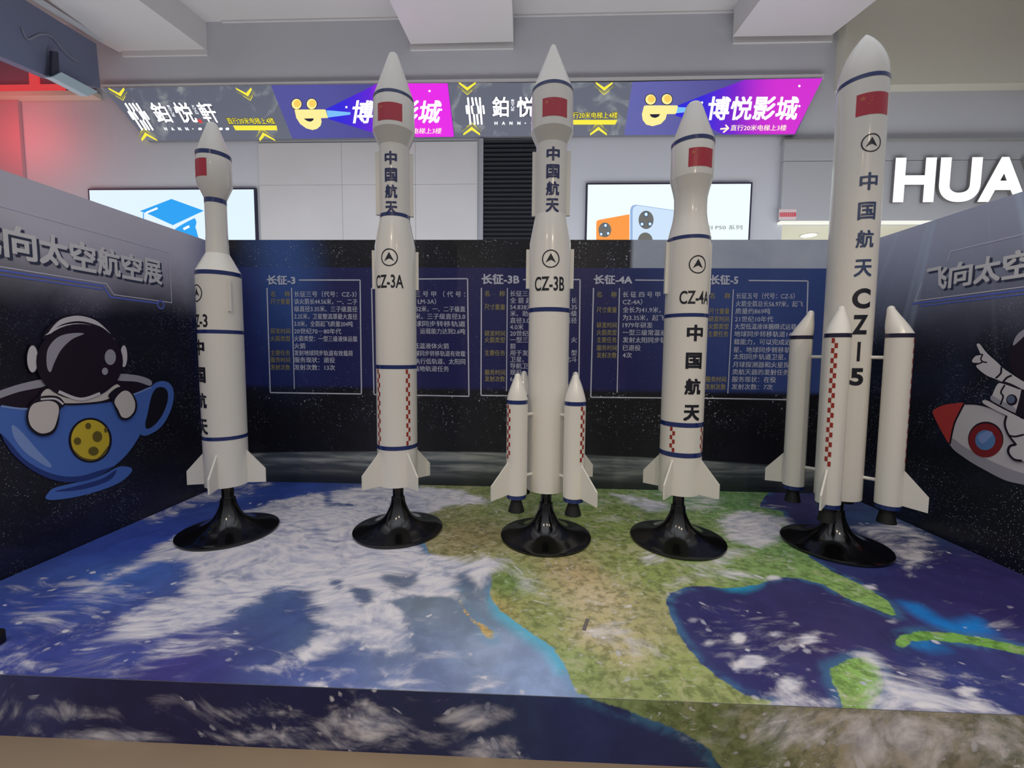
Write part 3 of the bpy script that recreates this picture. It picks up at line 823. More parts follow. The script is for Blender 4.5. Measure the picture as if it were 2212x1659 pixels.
fill([(690, 640), (760, 680), (880, 740), (905, 775), (880, 790), (760, 728), (680, 680)], TOON_G)
line([(805, 545), (770, 610), (790, 650), (765, 725)], 0.010)
fill(ell(868, 680, 50, 50), TOON_OUT, False); fill(ell(862, 675, 36, 36), mat('toon_steel', (110, 122, 150), 0.45), False)
fill([(612, 710), (640, 682), (780, 755), (900, 815), (960, 850), (900, 850), (760, 790)], TOON_W)
fill([(820, 828), (960, 850), (1150, 900), (1200, 1150), (1050, 1230), (965, 1228), (890, 1212), (845, 1160), (850, 1100), (905, 1080), (840, 990), (808, 900)], TOON_W)
line([(822, 826), (808, 900), (840, 990), (912, 1085)], 0.013); line([(840, 995), (900, 1008), (980, 990)], 0.011)
line([(905, 1080), (855, 1095), (840, 1150), (890, 1212), (965, 1226)], 0.014)
mb.build('printed_mural', wall_right, fix=False)['label'] = 'printed cartoon astronaut riding a white and red rocket'


def title(parent, pl, s, n_skip, x0, x1, q0t, q0b, q1t, q1b, deco):
    """exhibition title on a side wall: s[n_skip:] spans pixels x0..x1; skipped characters come before"""
    mb = MB()
    u0, a0 = pl.px(x0, q0t); _, b0 = pl.px(x0, q0b); u1, a1 = pl.px(x1, q1t); _, b1 = pl.px(x1, q1b)
    n = deco if deco else len(s) - n_skip
    w = (u1 - u0) / n
    vt, vb = (a0 + a1) / 2, (b0 + b1) / 2
    L = w * len(s); st = u0 - w * n_skip
    for i, ch in enumerate(s):
        text_box(mb, pl, ch, st + w * (i + 0.03) + 0.014, vb - 0.014, st + w * (i + 0.97) + 0.014, vt - 0.014, TITLE_S, 0.0022, bold=0.028)
        text_box(mb, pl, ch, st + w * (i + 0.02), vb, st + w * (i + 0.96), vt, TITLE_G, 0.0032, bold=0.026)
    h = vt - vb
    e0, e1 = st - 0.05, st + L + 0.06
    mb.ribbon(pl, [(e0 + 0.02, vb + h * 0.45), (e0 - 0.03, vb - 0.06), (st + L * 0.62, vb - 0.06), (st + L * 0.66, vb - 0.13), (e1 + 0.02, vb - 0.13), (e1 + 0.02, vt + 0.09), (st + w * 1.0, vt + 0.09), (st + w * 0.9, vt + 0.02)], 0.007, LINE_W)
    mb.ribbon(pl, [(e0 + 0.02, vb - 0.105), (st + L * 0.6, vb - 0.105)], 0.008, LINE_B)
    mb.ribbon(pl, [(e0 - 0.05, vb - 0.08), (st + L * 0.6, vb - 0.08), (st + L * 0.64, vb - 0.15), (e1 - 0.12, vb - 0.15)], 0.012, LINE_B, 0.0018)
    mb.ribbon(pl, ell(e1 - 0.09, vb - 0.16, 0.03, 0.03, 20), 0.012, LINE_B, 0.0024, True)
    mb.build('title_lettering', parent, fix=False)['label'] = 'silver printed exhibition title with thin frame lines'


title(wall_left, LEFT, '飞向太空航空展', 1, 2, 348, 492, 562, 556, 610, 0)
title(wall_right, RIGHT, '飞向太空航空展', 0, 2003, 2168, 577, 629, 551, 606, 3)

# ------------------------------------------------------------------ rockets


def cyl(az, z, r):
    a = R(az)
    return (r * math.cos(a), r * math.sin(a), z)


def wrap(mb, v, f, az, z, rad, m, off=0.0012):
    """bend flat art (x to the right, y up, metres) round a vertical cylinder at azimuth az; rad(z)"""
    bm = bmesh.new()
    vs = [bm.verts.new((a, b, 0)) for a, b in v]
    for t in f:
        try:
            bm.faces.new([vs[i] for i in t])
        except ValueError:
            pass
    lim = 0.014
    for _ in range(4):
        es = [e for e in bm.edges if abs(e.verts[0].co.x - e.verts[1].co.x) > lim]
        if not es:
            break
        bmesh.ops.subdivide_edges(bm, edges=es, cuts=1, use_grid_fill=True)
        bmesh.ops.triangulate(bm, faces=[q for q in bm.faces if len(q.verts) > 4])
    bm.verts.index_update()
    out = []
    for p in bm.verts:
        zz = z + p.co.y; r = rad(zz) if callable(rad) else rad
        out.append(cyl(az + math.degrees(p.co.x / r), zz, r + off))
    mb.raw(out, [[q.index for q in fc.verts] for fc in bm.faces], m)
    bm.free()


def wrap_text(mb, s, az, z, rad, w, h, m, bold=0.03, off=0.0014):
    latin = s.isascii()
    v, f = glyphs(s, bold if latin else 0.0, 6 if latin else 3)
    if latin:
        bold = 0.0
    lo, hi = v.min(0) - bold, v.max(0) + bold
    for dx, dy, dz in stamps(bold):
        q = (v + (dx, dy) - lo) / (hi - lo) - 0.5
        q[:, 0] *= w; q[:, 1] *= h
        wrap(mb, q, f, az, z, rad, m, off + dz)


KZ = 1.0     # near faces of the rockets sit closer to the viewpoint than their axes


def near(z, rad=0.14):
    k = 1 - (1 - KZ) * (rad / 0.14 if not callable(rad) else 1.0)
    return 1.33 + (z - 1.33) * k


def emblem(parent, az, z, rad, r=0.059):
    z = near(z)
    mb = MB(); n = 40
    out = [(r * math.cos(2 * math.pi * i / n), r * math.sin(2 * math.pi * i / n)) for i in range(n)]
    inn = [(a * 0.87, b * 0.87) for a, b in out]
    wrap(mb, out + inn, [(i, (i + 1) % n, n + (i + 1) % n, n + i) for i in range(n)], az, z, rad, INK)
    k = r
    wrap(mb, [(0, .62 * k), (.58 * k, -.42 * k), (.22 * k, -.22 * k), (0, .12 * k * -1), (-.22 * k, -.22 * k), (-.58 * k, -.42 * k)], [(0, 5, 4, 3), (0, 3, 2, 1)], az, z, rad, INK)
    return mb.build('round_emblem', parent, fix=False)


def star_pts(cx, cy, r, rot):
    return [(cx + (r if i % 2 == 0 else r * .4) * math.sin(rot + i * math.pi / 5), cy + (r if i % 2 == 0 else r * .4) * math.cos(rot + i * math.pi / 5)) for i in range(10)]


def flag(parent, az, z, rad, w, h):
    z = near(z); h *= KZ
    mb = MB()
    nx = 8
    v = [(-w / 2 + w * i / nx, s * h / 2) for s in (-1, 1) for i in range(nx + 1)]
    wrap(mb, v, [(i, i + 1, nx + 2 + i, nx + 1 + i) for i in range(nx)], az, z, rad, RED)
    mb.build('flag', parent, fix=False)['label'] = 'red flag with gold stars'
    fo = [o for o in parent.children if o.name.startswith('flag')][-1]
    m2 = MB()
    sp = [(-.33, .25, .15, 0), (-.17, .40, .05, .4), (-.10, .28, .05, .9), (-.10, .12, .05, 0), (-.17, .0, .05, .5)]
    for cx, cy, r, rt in sp:
        s = star_pts(cx * w, cy * h, r * h, rt)
        wrap(m2, s + [(cx * w, cy * h)], [(i, (i + 1) % 10, 10) for i in range(10)], az, z, rad, GOLD, 0.002)
    m2.build('flag_stars', fo, fix=False)


def stripe(parent, r0, r1, z0, z1, cx=0, cy=0, name='stripe', m=None):
    mb = MB(); e = 0.0012; n = 72; vs = []
    for r, z in ((r0 + e, z0), (r1 + e, z1)):
        vs += [(cx + r * math.cos(2 * math.pi * j / n), cy + r * math.sin(2 * math.pi * j / n), z) for j in range(n)]
    mb.raw(vs, [(j, (j + 1) % n, n + (j + 1) % n, n + j) for j in range(n)], m or NAVY)
    return mb.build(name, parent, smooth=40)


def fin(parent, az, r_in, R_out, zr, zt, zb, zi, cx=0, cy=0, th=0.011):
    mb = MB(); a = R(az); d = np.array([math.cos(a), math.sin(a), 0]); s = np.array([-math.sin(a), math.cos(a), 0]) * th
    c = np.array([cx, cy, 0])
    pts = [c + d * (r_in - 0.006) + np.array([0, 0, zr]), c + d * R_out + np.array([0, 0, zt]), c + d * R_out + np.array([0, 0, zb]), c + d * (r_in - 0.006) + np.array([0, 0, zi])]
    mb.prism([p - s / 2 for p in pts], s, WHITE_FIN)
    return mb.build('fin', parent)


def strake(parent, az, r_in, R_out, z0, z1, th=0.02):
    mb = MB(); a = R(az); d = np.array([math.cos(a), math.sin(a), 0]); s = np.array([-math.sin(a), math.cos(a), 0]) * th
    pts = [d * (r_in - 0.004) + np.array([0, 0, z0]), d * R_out + np.array([0, 0, z0]), d * R_out + np.array([0, 0, z1]), d * (r_in - 0.004) + np.array([0, 0, z1])]
    mb.prism([p - s / 2 for p in pts], s, WHITE)
    return mb.build('cable_duct', parent)


def checks(parent, az, rad, z0, z1, cw, rows, cx=0, cy=0):
    mb = MB(); h = (z1 - z0) / rows
    for i in range(rows):
        x0 = -cw if i % 2 == 0 else 0.0
        v = [(x0, 0), (x0 + cw, 0), (x0 + cw, h), (x0, h)]
        wrap(mb, v, [(0, 1, 2, 3)], az, z1 - (i + 1) * h, rad, CHECK)
    if cx or cy:
        mb.v = [(a + cx, b + cy, c) for a, b, c in mb.v]
    return mb.build('checker_marks', parent, fix=False)


def stand(parent):
    mb = MB()
    mb.lathe([(.020, .36), (.0385, .36), (.0385, .262), (.041, .256), (.0475, .252), (.0485, .246), (.053, .215), (.060, .188), (.070, .164), (.081, .141), (.094, .119),
              (.112, .098), (.135, .079), (.165, .061), (.20, .047), (.24, .036), (.28, .028), (.312, .022), (.3225, .018), (.324, .013), (.322, .002), (.30, 0.0015)][::-1], BLACK, 96)
    return mb.build('stand', parent, smooth=35)


def tip(r, z0, z1, n=6):
    """rounded end of a nose cone from radius r at z0 up to z1"""
    return [(r * math.cos(t * math.pi / 2), z0 + (z1 - z0) * math.sin(t * math.pi / 2)) for t in [i / n for i in range(n)]] + [(0.0008, z1)]


def booster(parent, az, rho, r, z0, zc, ztip, tipshift, R_fin, check=True, noz=(.03, .055, .25)):
    a = R(az); d = (math.cos(a), math.sin(a)); cx, cy = d[0] * rho, d[1] * rho
    b = MB(); b.lathe([(r, z0), (r, zc)], WHITE, 56, cx, cy)
    o = b.build('booster', parent, smooth=35)
    prof = []
    rt = 0.021
    for t in [0, .12, .25, .4, .55, .7, .82]:
        bulge = 0.10 * math.sin(math.pi * t)
        s = -tipshift * t
        prof.append((r * (1 - t) * (1 + bulge) + rt * t, zc + (ztip - rt - zc) * t, d[0] * s, d[1] * s))
    s = -tipshift
    for q in (0.0, .4, .75, 1.0):
        an = q * math.pi / 2
        prof.append((max(rt * math.cos(an), .0008), ztip - rt + rt * math.sin(an), d[0] * s, d[1] * s))
    b = MB(); b.lathe(prof, WHITE, 56, cx, cy); b.build('nose_cone', o, smooth=50)
    stripe(o, r, r, zc - 0.026, zc, cx, cy, m=mat('dark_navy_stripe_paint', (38, 36, 62), .3) if zc > 1.2 else NAVY)
    b = MB(); b.lathe([(r - .003, z0 - .028), (r - .003, z0 + .001)], NAVY, 56, cx, cy); b.build('end_ring', o, smooth=35)
    b = MB(); b.lathe([(noz[1], noz[2]), (noz[1] * .93, noz[2] + .02), (noz[0] * 1.15, z0 - .05), (noz[0], z0 - .026)], NOZZLE, 48, cx, cy); b.build('nozzle', o, smooth=35)
    fin(o, az, r, R_fin - rho, .605, .456, .36, z0 + .004, cx, cy)
    if check:
        checks(o, az, r, .62, zc - .03, .0165, 26 if zc > 1.2 else 13, cx, cy)
    return o


def connector(parent, az, r0, r1, z):
    mb = MB(); a = R(az); d = np.array([math.cos(a), math.sin(a), 0]); s = np.array([-math.sin(a), math.cos(a), 0]); u = np.array([0, 0, 1.0])
    n = 14; vs = []
    for q in (r0, r1):
        vs += [tuple(d * q + (s * math.cos(t) + u * math.sin(t)) * 0.0115 + u * z) for t in [2 * math.pi * j / n for j in range(n)]]
    mb.raw(vs, [(j, (j + 1) % n, n + (j + 1) % n, n + j) for j in range(n)] + [list(range(n))[::-1], list(range(n, 2 * n))], WHITE)
    return mb.build('strut', parent, smooth=40)


def lathe_part(name, parent, prof, m=WHITE, seg=96, smooth=25):
    mb = MB(); mb.lathe(prof, m, seg); return mb.build(name, parent, smooth=smooth)


def letters(parent, items, ink):
    for s, az, z, rad, w, h, bold in items:
        mb = MB()
        wrap_text(mb, s, az, near(z, rad), rad, w, h * KZ, ink, bold)
        mb.build('lettering', parent, fix=False)


GRP = 'model rockets on black stands'


def rocket(label, x, y):
    o = empty('model_rocket', (x, y, TOP_Z), label, 'model rocket', GRP)
    stand(o)
    return o


# --- CZ-3
KZ = 0.986
rk = rocket('shortest and slimmest white rocket model, far left, lettering turned aside', -2.168, 2.940)
AZ = 238
lathe_part('lower_stage', rk, [(.137, .36), (.137, 1.857), (.0715, 1.985)])
lathe_part('upper_stage', rk, [(.0705, 1.983), (.065, 2.12), (.0645, 2.353)])
lathe_part('payload_fairing', rk, [(.0645, 2.351), (.105, 2.449), (.103, 2.648)] + tip(.0, 0, 0)[:0] + [(.034, 2.842), (.030, 2.850), (.022, 2.857), (.010, 2.861), (.0008, 2.862)], smooth=28)
for r0, r1, z0, z1 in [(.1032, .103, 2.621, 2.648), (.0646, .0645, 2.321, 2.352), (.137, .137, 1.829, 1.857), (.137, .137, 1.433, 1.458), (.137, .137, .696, .7215)]:
    stripe(rk, r0, r1, z0, z1)
for d in (-45, 45, 135, 225):
    fin(rk, 237.4 + d, .137, .258, .606, .459, .360, .362)
for d in (90, -90):
    strake(rk, AZ + d, .137, .160, 1.587, 1.806, 0.012)
flag(rk, AZ + 1, 2.548, lambda z: .105 - (z - 2.449) / .199 * .002, .16, .117)
emblem(rk, AZ, 1.708, .137)
letters(rk, [('CZ-3', AZ, 1.520, .137, .175, .088, .018)] + [(c, AZ, z, .137, .112, .108, .035) for c, z in zip('中国航天', (1.338, 1.148, .970, .786))], INK)

# --- CZ-3A
KZ = 0.957
rk = rocket('tall slim white rocket model without boosters, second from the left', -0.950, 3.042)
AZ = 270.5


lathe_part('lower_stage', rk, [(.143, .36), (.1425, 1.23), (.1405, 2.055), (.102, 2.246)])
lathe_part('upper_stage', rk, [(.102, 2.245), (.1015, 2.730)])
lathe_part('payload_fairing', rk, [(.1015, 2.728), (.1415, 2.822), (.1352, 3.051), (.0335, 3.335), (.030, 3.344), (.022, 3.352), (.010, 3.357), (.0008, 3.358)], smooth=20)
for r0, r1, z0, z1 in [(.1358, .1352, 3.031, 3.051), (.102, .102, 2.246, 2.270), (.1425, .1425, 1.2015, 1.2285), (.143, .143, .629, .658)]:
    stripe(rk, r0, r1, z0, z1)
for d in (-45, 45, 135, 225):
    fin(rk, 271 + d, .143, .274, .612, .458, .360, .362)
    checks(rk, 271 + d + 3, .143, .660, 1.199, .0165, 17)
for d in (90, -90):
    strake(rk, AZ + 10 + d, .102, .128, 2.272, 2.698); strake(rk, AZ + 10 + d, .1405, .160, 1.762, 2.028)
flag(rk, 275, 2.978, lambda z: .1415 - (z - 2.822) / .229 * .0063, .170, .119)
emblem(rk, 270, 1.986, .1408)
letters(rk, [('CZ-3A', 265.5, 1.820, .141, .212, .094, .018)], INK)
letters(rk, [(c, 273, z, .102, .084, .092, .03) for c, z in zip('中国航天', (2.666, 2.552, 2.440, 2.327))], INK_BLUE)

# --- CZ-3B
KZ = 0.955
rk = rocket('tall white rocket model with four slim boosters, middle one of the row', 0.140, 2.992)
AZ = 270
lathe_part('lower_stage', rk, [(.141, .36), (.141, 2.064), (.105, 2.253)])
lathe_part('upper_stage', rk, [(.105, 2.252), (.104, 2.710)])
lathe_part('payload_fairing', rk, [(.104, 2.708), (.1415, 2.791), (.1362, 3.061), (.021, 3.338), (.017, 3.350), (.009, 3.358), (.0008, 3.361)], smooth=20)
for r0, r1, z0, z1 in [(.1368, .1362, 3.040, 3.061), (.141, .141, 1.5975, 1.626)]:
    stripe(rk, r0, r1, z0, z1)
for d in (90, -90):
    strake(rk, AZ - 2 + d, .104, .129, 2.253, 2.675); strake(rk, AZ - 2 + d, .141, .163, 1.765, 2.030)
BZ = 264
for d in (-45, 45, 135, 225):
    booster(rk, BZ + d, .270, .070, .374, 1.012, 1.186, 0.0, .477)
    for z in (.905, .485):
        connector(rk, BZ + d, .139, .203, z)
flag(rk, 275, 2.968, lambda z: .1415 - (z - 2.791) / .27 * .0053, .168, .119)
emblem(rk, 269.5, 1.968, .141)
letters(rk, [('CZ-3B', 267, 1.801, .141, .212, .098, .018)], INK)
letters(rk, [(c, 273, z, .1045, .088, .092, .03) for c, z in zip('中国航天', (2.664, 2.550, 2.437, 2.326))], INK_BLUE)

# --- CZ-4A
KZ = 0.96
rk = rocket('white rocket model with wasp waist and blunt nose, second from the right', 1.078, 2.996)
AZ = 276
lathe_part('lower_stage', rk, [(.140, .36), (.140, 1.6), (.1368, 2.099)])
lathe_part('upper_stage', rk, [(.1368, 2.098), (.125, 2.155), (.112, 2.21), (.105, 2.262), (.1035, 2.31), (.105, 2.365), (.114, 2.41), (.134, 2.484)], smooth=60)
lathe_part('payload_fairing', rk, [(.134, 2.483), (.1358, 2.721), (.052, 2.955), (.046, 2.968), (.036, 2.979), (.022, 2.987), (.0008, 2.991)], smooth=28)
for r0, r1, z0, z1 in [(.1357, .1358, 2.696, 2.721), (.1368, .1368, 2.076, 2.099), (.140, .140, 1.569, 1.593), (.140, .140, .833, .8645), (.140, .140, .626, .6585)]:
    stripe(rk, r0, r1, z0, z1)
for d in (-45, 45, 135, 225):
    fin(rk, 275 + d, .140, .267, .615, .458, .360, .362)
    checks(rk, 275 + d - 3, .140, .660, .832, .0175, 6)
for d in (90, -90):
    strake(rk, AZ + d, .138, .160, 1.733, 2.076)
flag(rk, 276.5, 2.635, lambda z: .134 + (z - 2.483) / .238 * .0018, .168, .120)
emblem(rk, 276.5, 1.930, .138, .059)
letters(rk, [('CZ-4A', 275.5, 1.710, .1395, .212, .090, .018)] + [(c, 277, z, .140, .112, .112, .035) for c, z in zip('中国航天', (1.469, 1.279, 1.100, .917))], INK)

# --- CZ-5
KZ = 0.967
rk = rocket('largest white rocket model with four thick boosters, far right', 2.155, 2.972)
rk.rotation_euler = (0, R(-0.33), 0); rk.location.z += .002
AZ = 262
lathe_part('core_stage', rk, [(.135, .355), (.135, 3.045)])
lathe_part('payload_fairing', rk, [(.135, 3.044), (.1348, 3.07), (.1325, 3.11), (.127, 3.15), (.1165, 3.19), (.1015, 3.23), (.083, 3.268), (.0615, 3.303), (.038, 3.335), (.014, 3.362), (.0008, 3.372)], smooth=60)
stripe(rk, .135, .1348, 3.044, 3.069)
lathe_part('engine_ring', rk, [(.085, .325), (.085, .357)], NOZZLE, 48)
for d in (0, 90, 180, 270):
    booster(rk, 224 + d, .264, .070, .370, 1.463, 1.640, .050, .452, True, (.033, .053, .245))
    for z in (1.312, .512):
        connector(rk, 224 + d, .132, .197, z)
flag(rk, AZ + 1, 2.937, .135, .192, .136)
emblem(rk, AZ - 1, 2.691, .135, .056)
letters(rk, [(c, AZ - 1, z, .135, .100, .112, .022) for c, z in zip('中国航天', (2.4496, 2.264, 2.085, 1.898))], mat('slate_blue_lettering', (58, 74, 112), 0.35))
letters(rk, [(c, AZ, z, .135, w, h, .04) for c, z, w, h in (('C', 1.700, .105, .133), ('Z', 1.528, .09, .129), ('I', 1.350, .018, .130), ('5', 1.181, .078, .118))], INK)

# ------------------------------------------------------------------ small things on the platform
mb = MB()
q = [TOP.px(*p) for p in [(1257, 1361), (1266, 1337), (1273, 1339), (1265, 1364)]]
mb.prism([TOP.pt(a, b, 0.0022) for a, b in q], (0, 0, 0.0015), mat('grey_tape', (116, 108, 104), 0.5))
tag(mb.build('tape_scrap'), 'small scrap of grey tape stuck on the tan land of the platform print', 'tape')
mb = MB()
cx, cy = TOP.px(-9, 1392)
mb.lathe([(.028, TOP_Z + .002), (.031, TOP_Z + .006), (.031, TOP_Z + .052), (.027, TOP_Z + .058), (.001, TOP_Z + .058)], mat('black_rubber', (12, 12, 12), 0.5), 32, cx, cy)
tag(mb.build('rubber_foot', smooth=40), 'small round black object at the left edge of the platform', 'object')

# ------------------------------------------------------------------ mall behind: far wall, bulkhead, ceiling
xS, zS = MALL.px(1690, 478)           # left jamb and lintel of the shop
_, zBan = MALL.px(1100, 180)          # underside of the bulkhead
_, zBeam = MALL.px(1000, 100)
_, zCof = MALL.px(720, 42)
mb = MB()
mb.box(-16.5, xS, YM, YM + 0.2, 0, zCof + 0.1, PLASTER)
mb.box(xS, 7.8, YM, YM + 0.2, zS, zCof + 0.1, PLASTER)
tag(mb.build('wall_far'), 'grey plastered mall wall behind the booth', 'wall', kind='structure')

# horizontal ceiling panels between dropped beams
mb = MB(); mb.box(-16.5, 7.8, 4.6, YM, zCof, zCof + 0.1, PLASTER_W)
tag(mb.build('ceiling'), 'white recessed mall ceiling above the light signs', 'ceiling', kind='structure')
BEAM = Plane((0, 0, zBeam), (1, 0, 0), (0, 1, 0), (0, 0, 1))


def beam(pts, label):
    q = [BEAM.px(*p) for p in pts]
    # carry both long edges on past the top of the frame
    q = [(a, min(b, YM)) for a, b in q]
    (a0, b0), (a1, b1), (a2, b2), (a3, b3) = q
    k0 = (4.6 - b0) / (b1 - b0); k1 = (4.6 - b3) / (b2 - b3)
    q[0] = (a0 + (a1 - a0) * k0, 4.6); q[3] = (a3 + (a2 - a3) * k1, 4.6)
    mb = MB(); mb.prism([(a, b, zBeam) for a, b in q], (0, 0, zCof - zBeam), PLASTER_W)
    return tag(mb.build('ceiling_beam'), label, 'beam', kind='structure')


beam([(47, 0), (267, 120), (449, 111), (300, 0)], 'left dropped ceiling beam above the red fascia')
beam([(841, 0), (887, 95), (1109, 90), (1106, 0)], 'middle dropped ceiling beam above the purple sign')
beam([(1642, 0), (1583, 79), (1796, 76), (1893, 0)], 'right dropped ceiling beam above the magenta sign end')
mb = MB()
for x0, x1, y0, y1 in [(267, 449, 111, 121), (887, 1109, 92, 107), (1583, 1796, 80, 92)]:
    u0, v1 = MALL.px(x0, y0); u1, v0 = MALL.px(x1, y1)
    mb.box(u0, u1, YM - 0.03, YM, v0, v1, PLASTER_W)
u0, v0 = MALL.px(600, 48); u1, v1 = MALL.px(600, 41)
mb.box(-4.5, 4.6, YM - 0.03, YM, v0, v1, PLASTER_W)
_, v0 = MALL.px(1000, 184); _, v1 = MALL.px(1000, 176)
mb.box(MALL.px(225, 190)[0], MALL.px(1775, 170)[0], YM - 0.05, YM, v0, v1, PLASTER_W)
tag(mb.build('trim_1'), 'thin white cornice strips where beams meet the mall wall', 'trim', kind='structure')

# right bulkhead that drops in front of the wall, above the shop letters
u0, _ = MALL.px(1800, 100); _, z0 = MALL.px(2000, 194); _, z1 = MALL.px(2000, -250)
mb = MB()
mb.box(u0 + 0.05, 7.8, YM - 0.16, YM, z0 - 0.02, zCof, mat('olive_grey_paint', (206, 203, 190), 0.7, bump=(4, 0.03)))
tag(mb.build('wall_bulkhead'), 'olive grey bulkhead above the white shop letters', 'wall', kind='structure')

# pale stone cladding with seams
mb = MB()
xs = [MALL.px(x, 400)[0] for x in (562, 740, 898, 1032)]
_, zt = MALL.px(800, 309); zmid = MALL.px(800, 400)[1]
for a, b in zip(xs[:-1], xs[1:]):
    mb.box(a + .002, b - .002, YM - .02, YM - .006, zmid + .002, zt, CONCRETE); mb.box(a + .002, b - .002, YM - .02, YM - .006, 1.2, zmid - .002, CONCRETE)
tag(mb.build('stone_cladding'), 'pale stone panels with fine seams left of the dark shutter', 'wall panel')

# roller shutter
mb = MB()
u0, zt = MALL.px(1045, 303); u1, _ = MALL.px(1200, 303)
sh = mat('dark_shutter_metal', (44, 46, 54), 0.35, metal=0.4)
n = 70; zb = 0.3; hh = (zt - zb) / n
vs = []; fs = []
for i in range(n):
    z0 = zb + hh * i
    for dy, z in ((-.012, z0), (-.042, z0 + hh * .25), (-.042, z0 + hh * .7), (-.012, z0 + hh * .97)):
        vs += [(u0, YM + dy, z), (u1, YM + dy, z)]
for i in range(len(vs) // 2 - 1):
    fs.append((2 * i, 2 * i + 1, 2 * i + 3, 2 * i + 2))
mb.raw(vs, fs, sh)
rs = tag(mb.build('roller_shutter', fix=False), 'dark ribbed roller shutter behind the rocket in the middle', 'shutter')
mb = MB(); mb.box(u0 - .05, u0, YM - .06, YM - .006, zb, zt, mat('shutter_rail', (150, 150, 158), 0.4)); mb.box(u1, u1 + .05, YM - .06, YM - .006, zb, zt, mat('shutter_rail', (150, 150, 158), 0.4))
mb.build('guide_rail', rs)

# ------------------------------------------------------------------ lit sign strip (four panels)
SIGN = Plane((0, YM - 0.06, 0), (1, 0, 0), (0, 0, 1), (0, -1, 0))


def grad_emission(name, x0, x1, cols, strength):
    m = bpy.data.materials.new(name); m.use_nodes = True; k = NT(m); b = m.node_tree.nodes['Principled BSDF']
    b.inputs['Base Color'].default_value = (.02, .02, .02, 1); b.inputs['Roughness'].default_value = .3
    g = k.add('ShaderNodeNewGeometry'); s = k.add('ShaderNodeSeparateXYZ'); k.link(g.outputs['Position'], s.inputs[0])
    f = k.smooth(s.outputs[0], x0, x1); rp = k.add('ShaderNodeValToRGB'); k.link(f, rp.inputs[0])
    el = rp.color_ramp.elements
    el[0].color = lin(cols[0][1]) + (1,); el[0].position = cols[0][0]
    el[1].color = lin(cols[-1][1]) + (1,); el[1].position = cols[-1][0]
    for p, c in cols[1:-1]:
        e = el.new(p); e.color = lin(c) + (1,)
    k.link(rp.outputs[0], b.inputs['Emission Color']); b.inputs['Emission Strength'].default_value = strength
    MATS[name] = m
    return m


def grey_sign(name, seed):
    m = bpy.data.materials.new(name); m.use_nodes = True; k = NT(m); b = m.node_tree.nodes['Principled BSDF']
    b.inputs['Base Color'].default_value = (.10, .10, .12, 1); b.inputs['Roughness'].default_value = .35
    pos = k.add('ShaderNodeNewGeometry').outputs['Position']
    n = k.noise(pos, 2.2, 5, 1.4)
    c = k.mix(k.smooth(n, .52, .72), lin((84, 90, 106)), lin((138, 144, 146)))
    k.link(c, b.inputs['Emission Color']); b.inputs['Emission Strength'].default_value = 0.85
    return m


LIT_W = mat('lit_white', (248, 250, 255), emit=1.15)
LIT_Y = mat('lit_yellow', (250, 236, 60), emit=1.0)
LIT_YD = mat('lit_dull_yellow', (168, 160, 60), emit=0.9)
LIT_R = mat('lit_red', (226, 60, 60), emit=1.0)
LIT_O = mat('lit_orange', (250, 206, 90), emit=1.0)
LIT_OP = mat('lit_pale_orange', (252, 234, 150), emit=1.05)
LIT_N = mat('sign_navy_outline', (30, 26, 70), 0.4)
LIT_P = mat('lit_pale_text', (255, 236, 214), emit=1.1)
LIT_C = mat('lit_cyan_beam', (120, 190, 250), emit=1.0)
GREY_S = grey_sign('lit_grey_print', 0)
FRAME = mat('sign_return_grey', (120, 122, 130), 0.4)


def sign_body(corners, m, label):
    q = [SIGN.px(*c) for c in corners]
    mb = MB(); mb.prism([SIGN.pt(a, b, 0.0) for a, b in q], (0, 0.052, 0), FRAME)
    o = tag(mb.build('sign_panel'), label, 'sign', 'lit sign panels above the shops')
    mb = MB(); mb.poly(SIGN, q, m, 0.001); mb.build('printed_face', o, fix=False)
    return o


def px_fn(sc, ox, oy, warp=None):
    def T(a, b):
        if warp:
            a, b = warp(a, b)
        return SIGN.px(ox + a / sc, oy + b / sc)
    return T


def capsule(mb, T, a, b, w, m, off):
    """round-ended stroke between two sign points"""
    p, q = np.array(T(*a)), np.array(T(*b)); d = q - p; L = np.hypot(*d); t0 = math.atan2(d[1], d[0])
    pts = [q + w / 2 * np.array([math.cos(t0 + x), math.sin(t0 + x)]) for x in np.linspace(-math.pi / 2, math.pi / 2, 7)]
    pts += [p + w / 2 * np.array([math.cos(t0 + x), math.sin(t0 + x)]) for x in np.linspace(math.pi / 2, 3 * math.pi / 2, 7)]
    mb.poly(SIGN, pts, m, off)


def text_T(mb, T, s, x0, y0, x1, y1, m, off, bold, jit=None):
    """text mapped through T (sign crop coordinates, y down)"""
    v, f = glyphs(s, 0.0, 2)
    lo, hi = v.min(0) - bold, v.max(0) + bold
    for dx, dy, dz in stamps(bold):
        q = (v + (dx, dy) - lo) / (hi - lo)
        mb.raw([SIGN.pt(*T(x0 + a * (x1 - x0), y1 - b * (y1 - y0)), off + dz) for a, b in q], f, m)


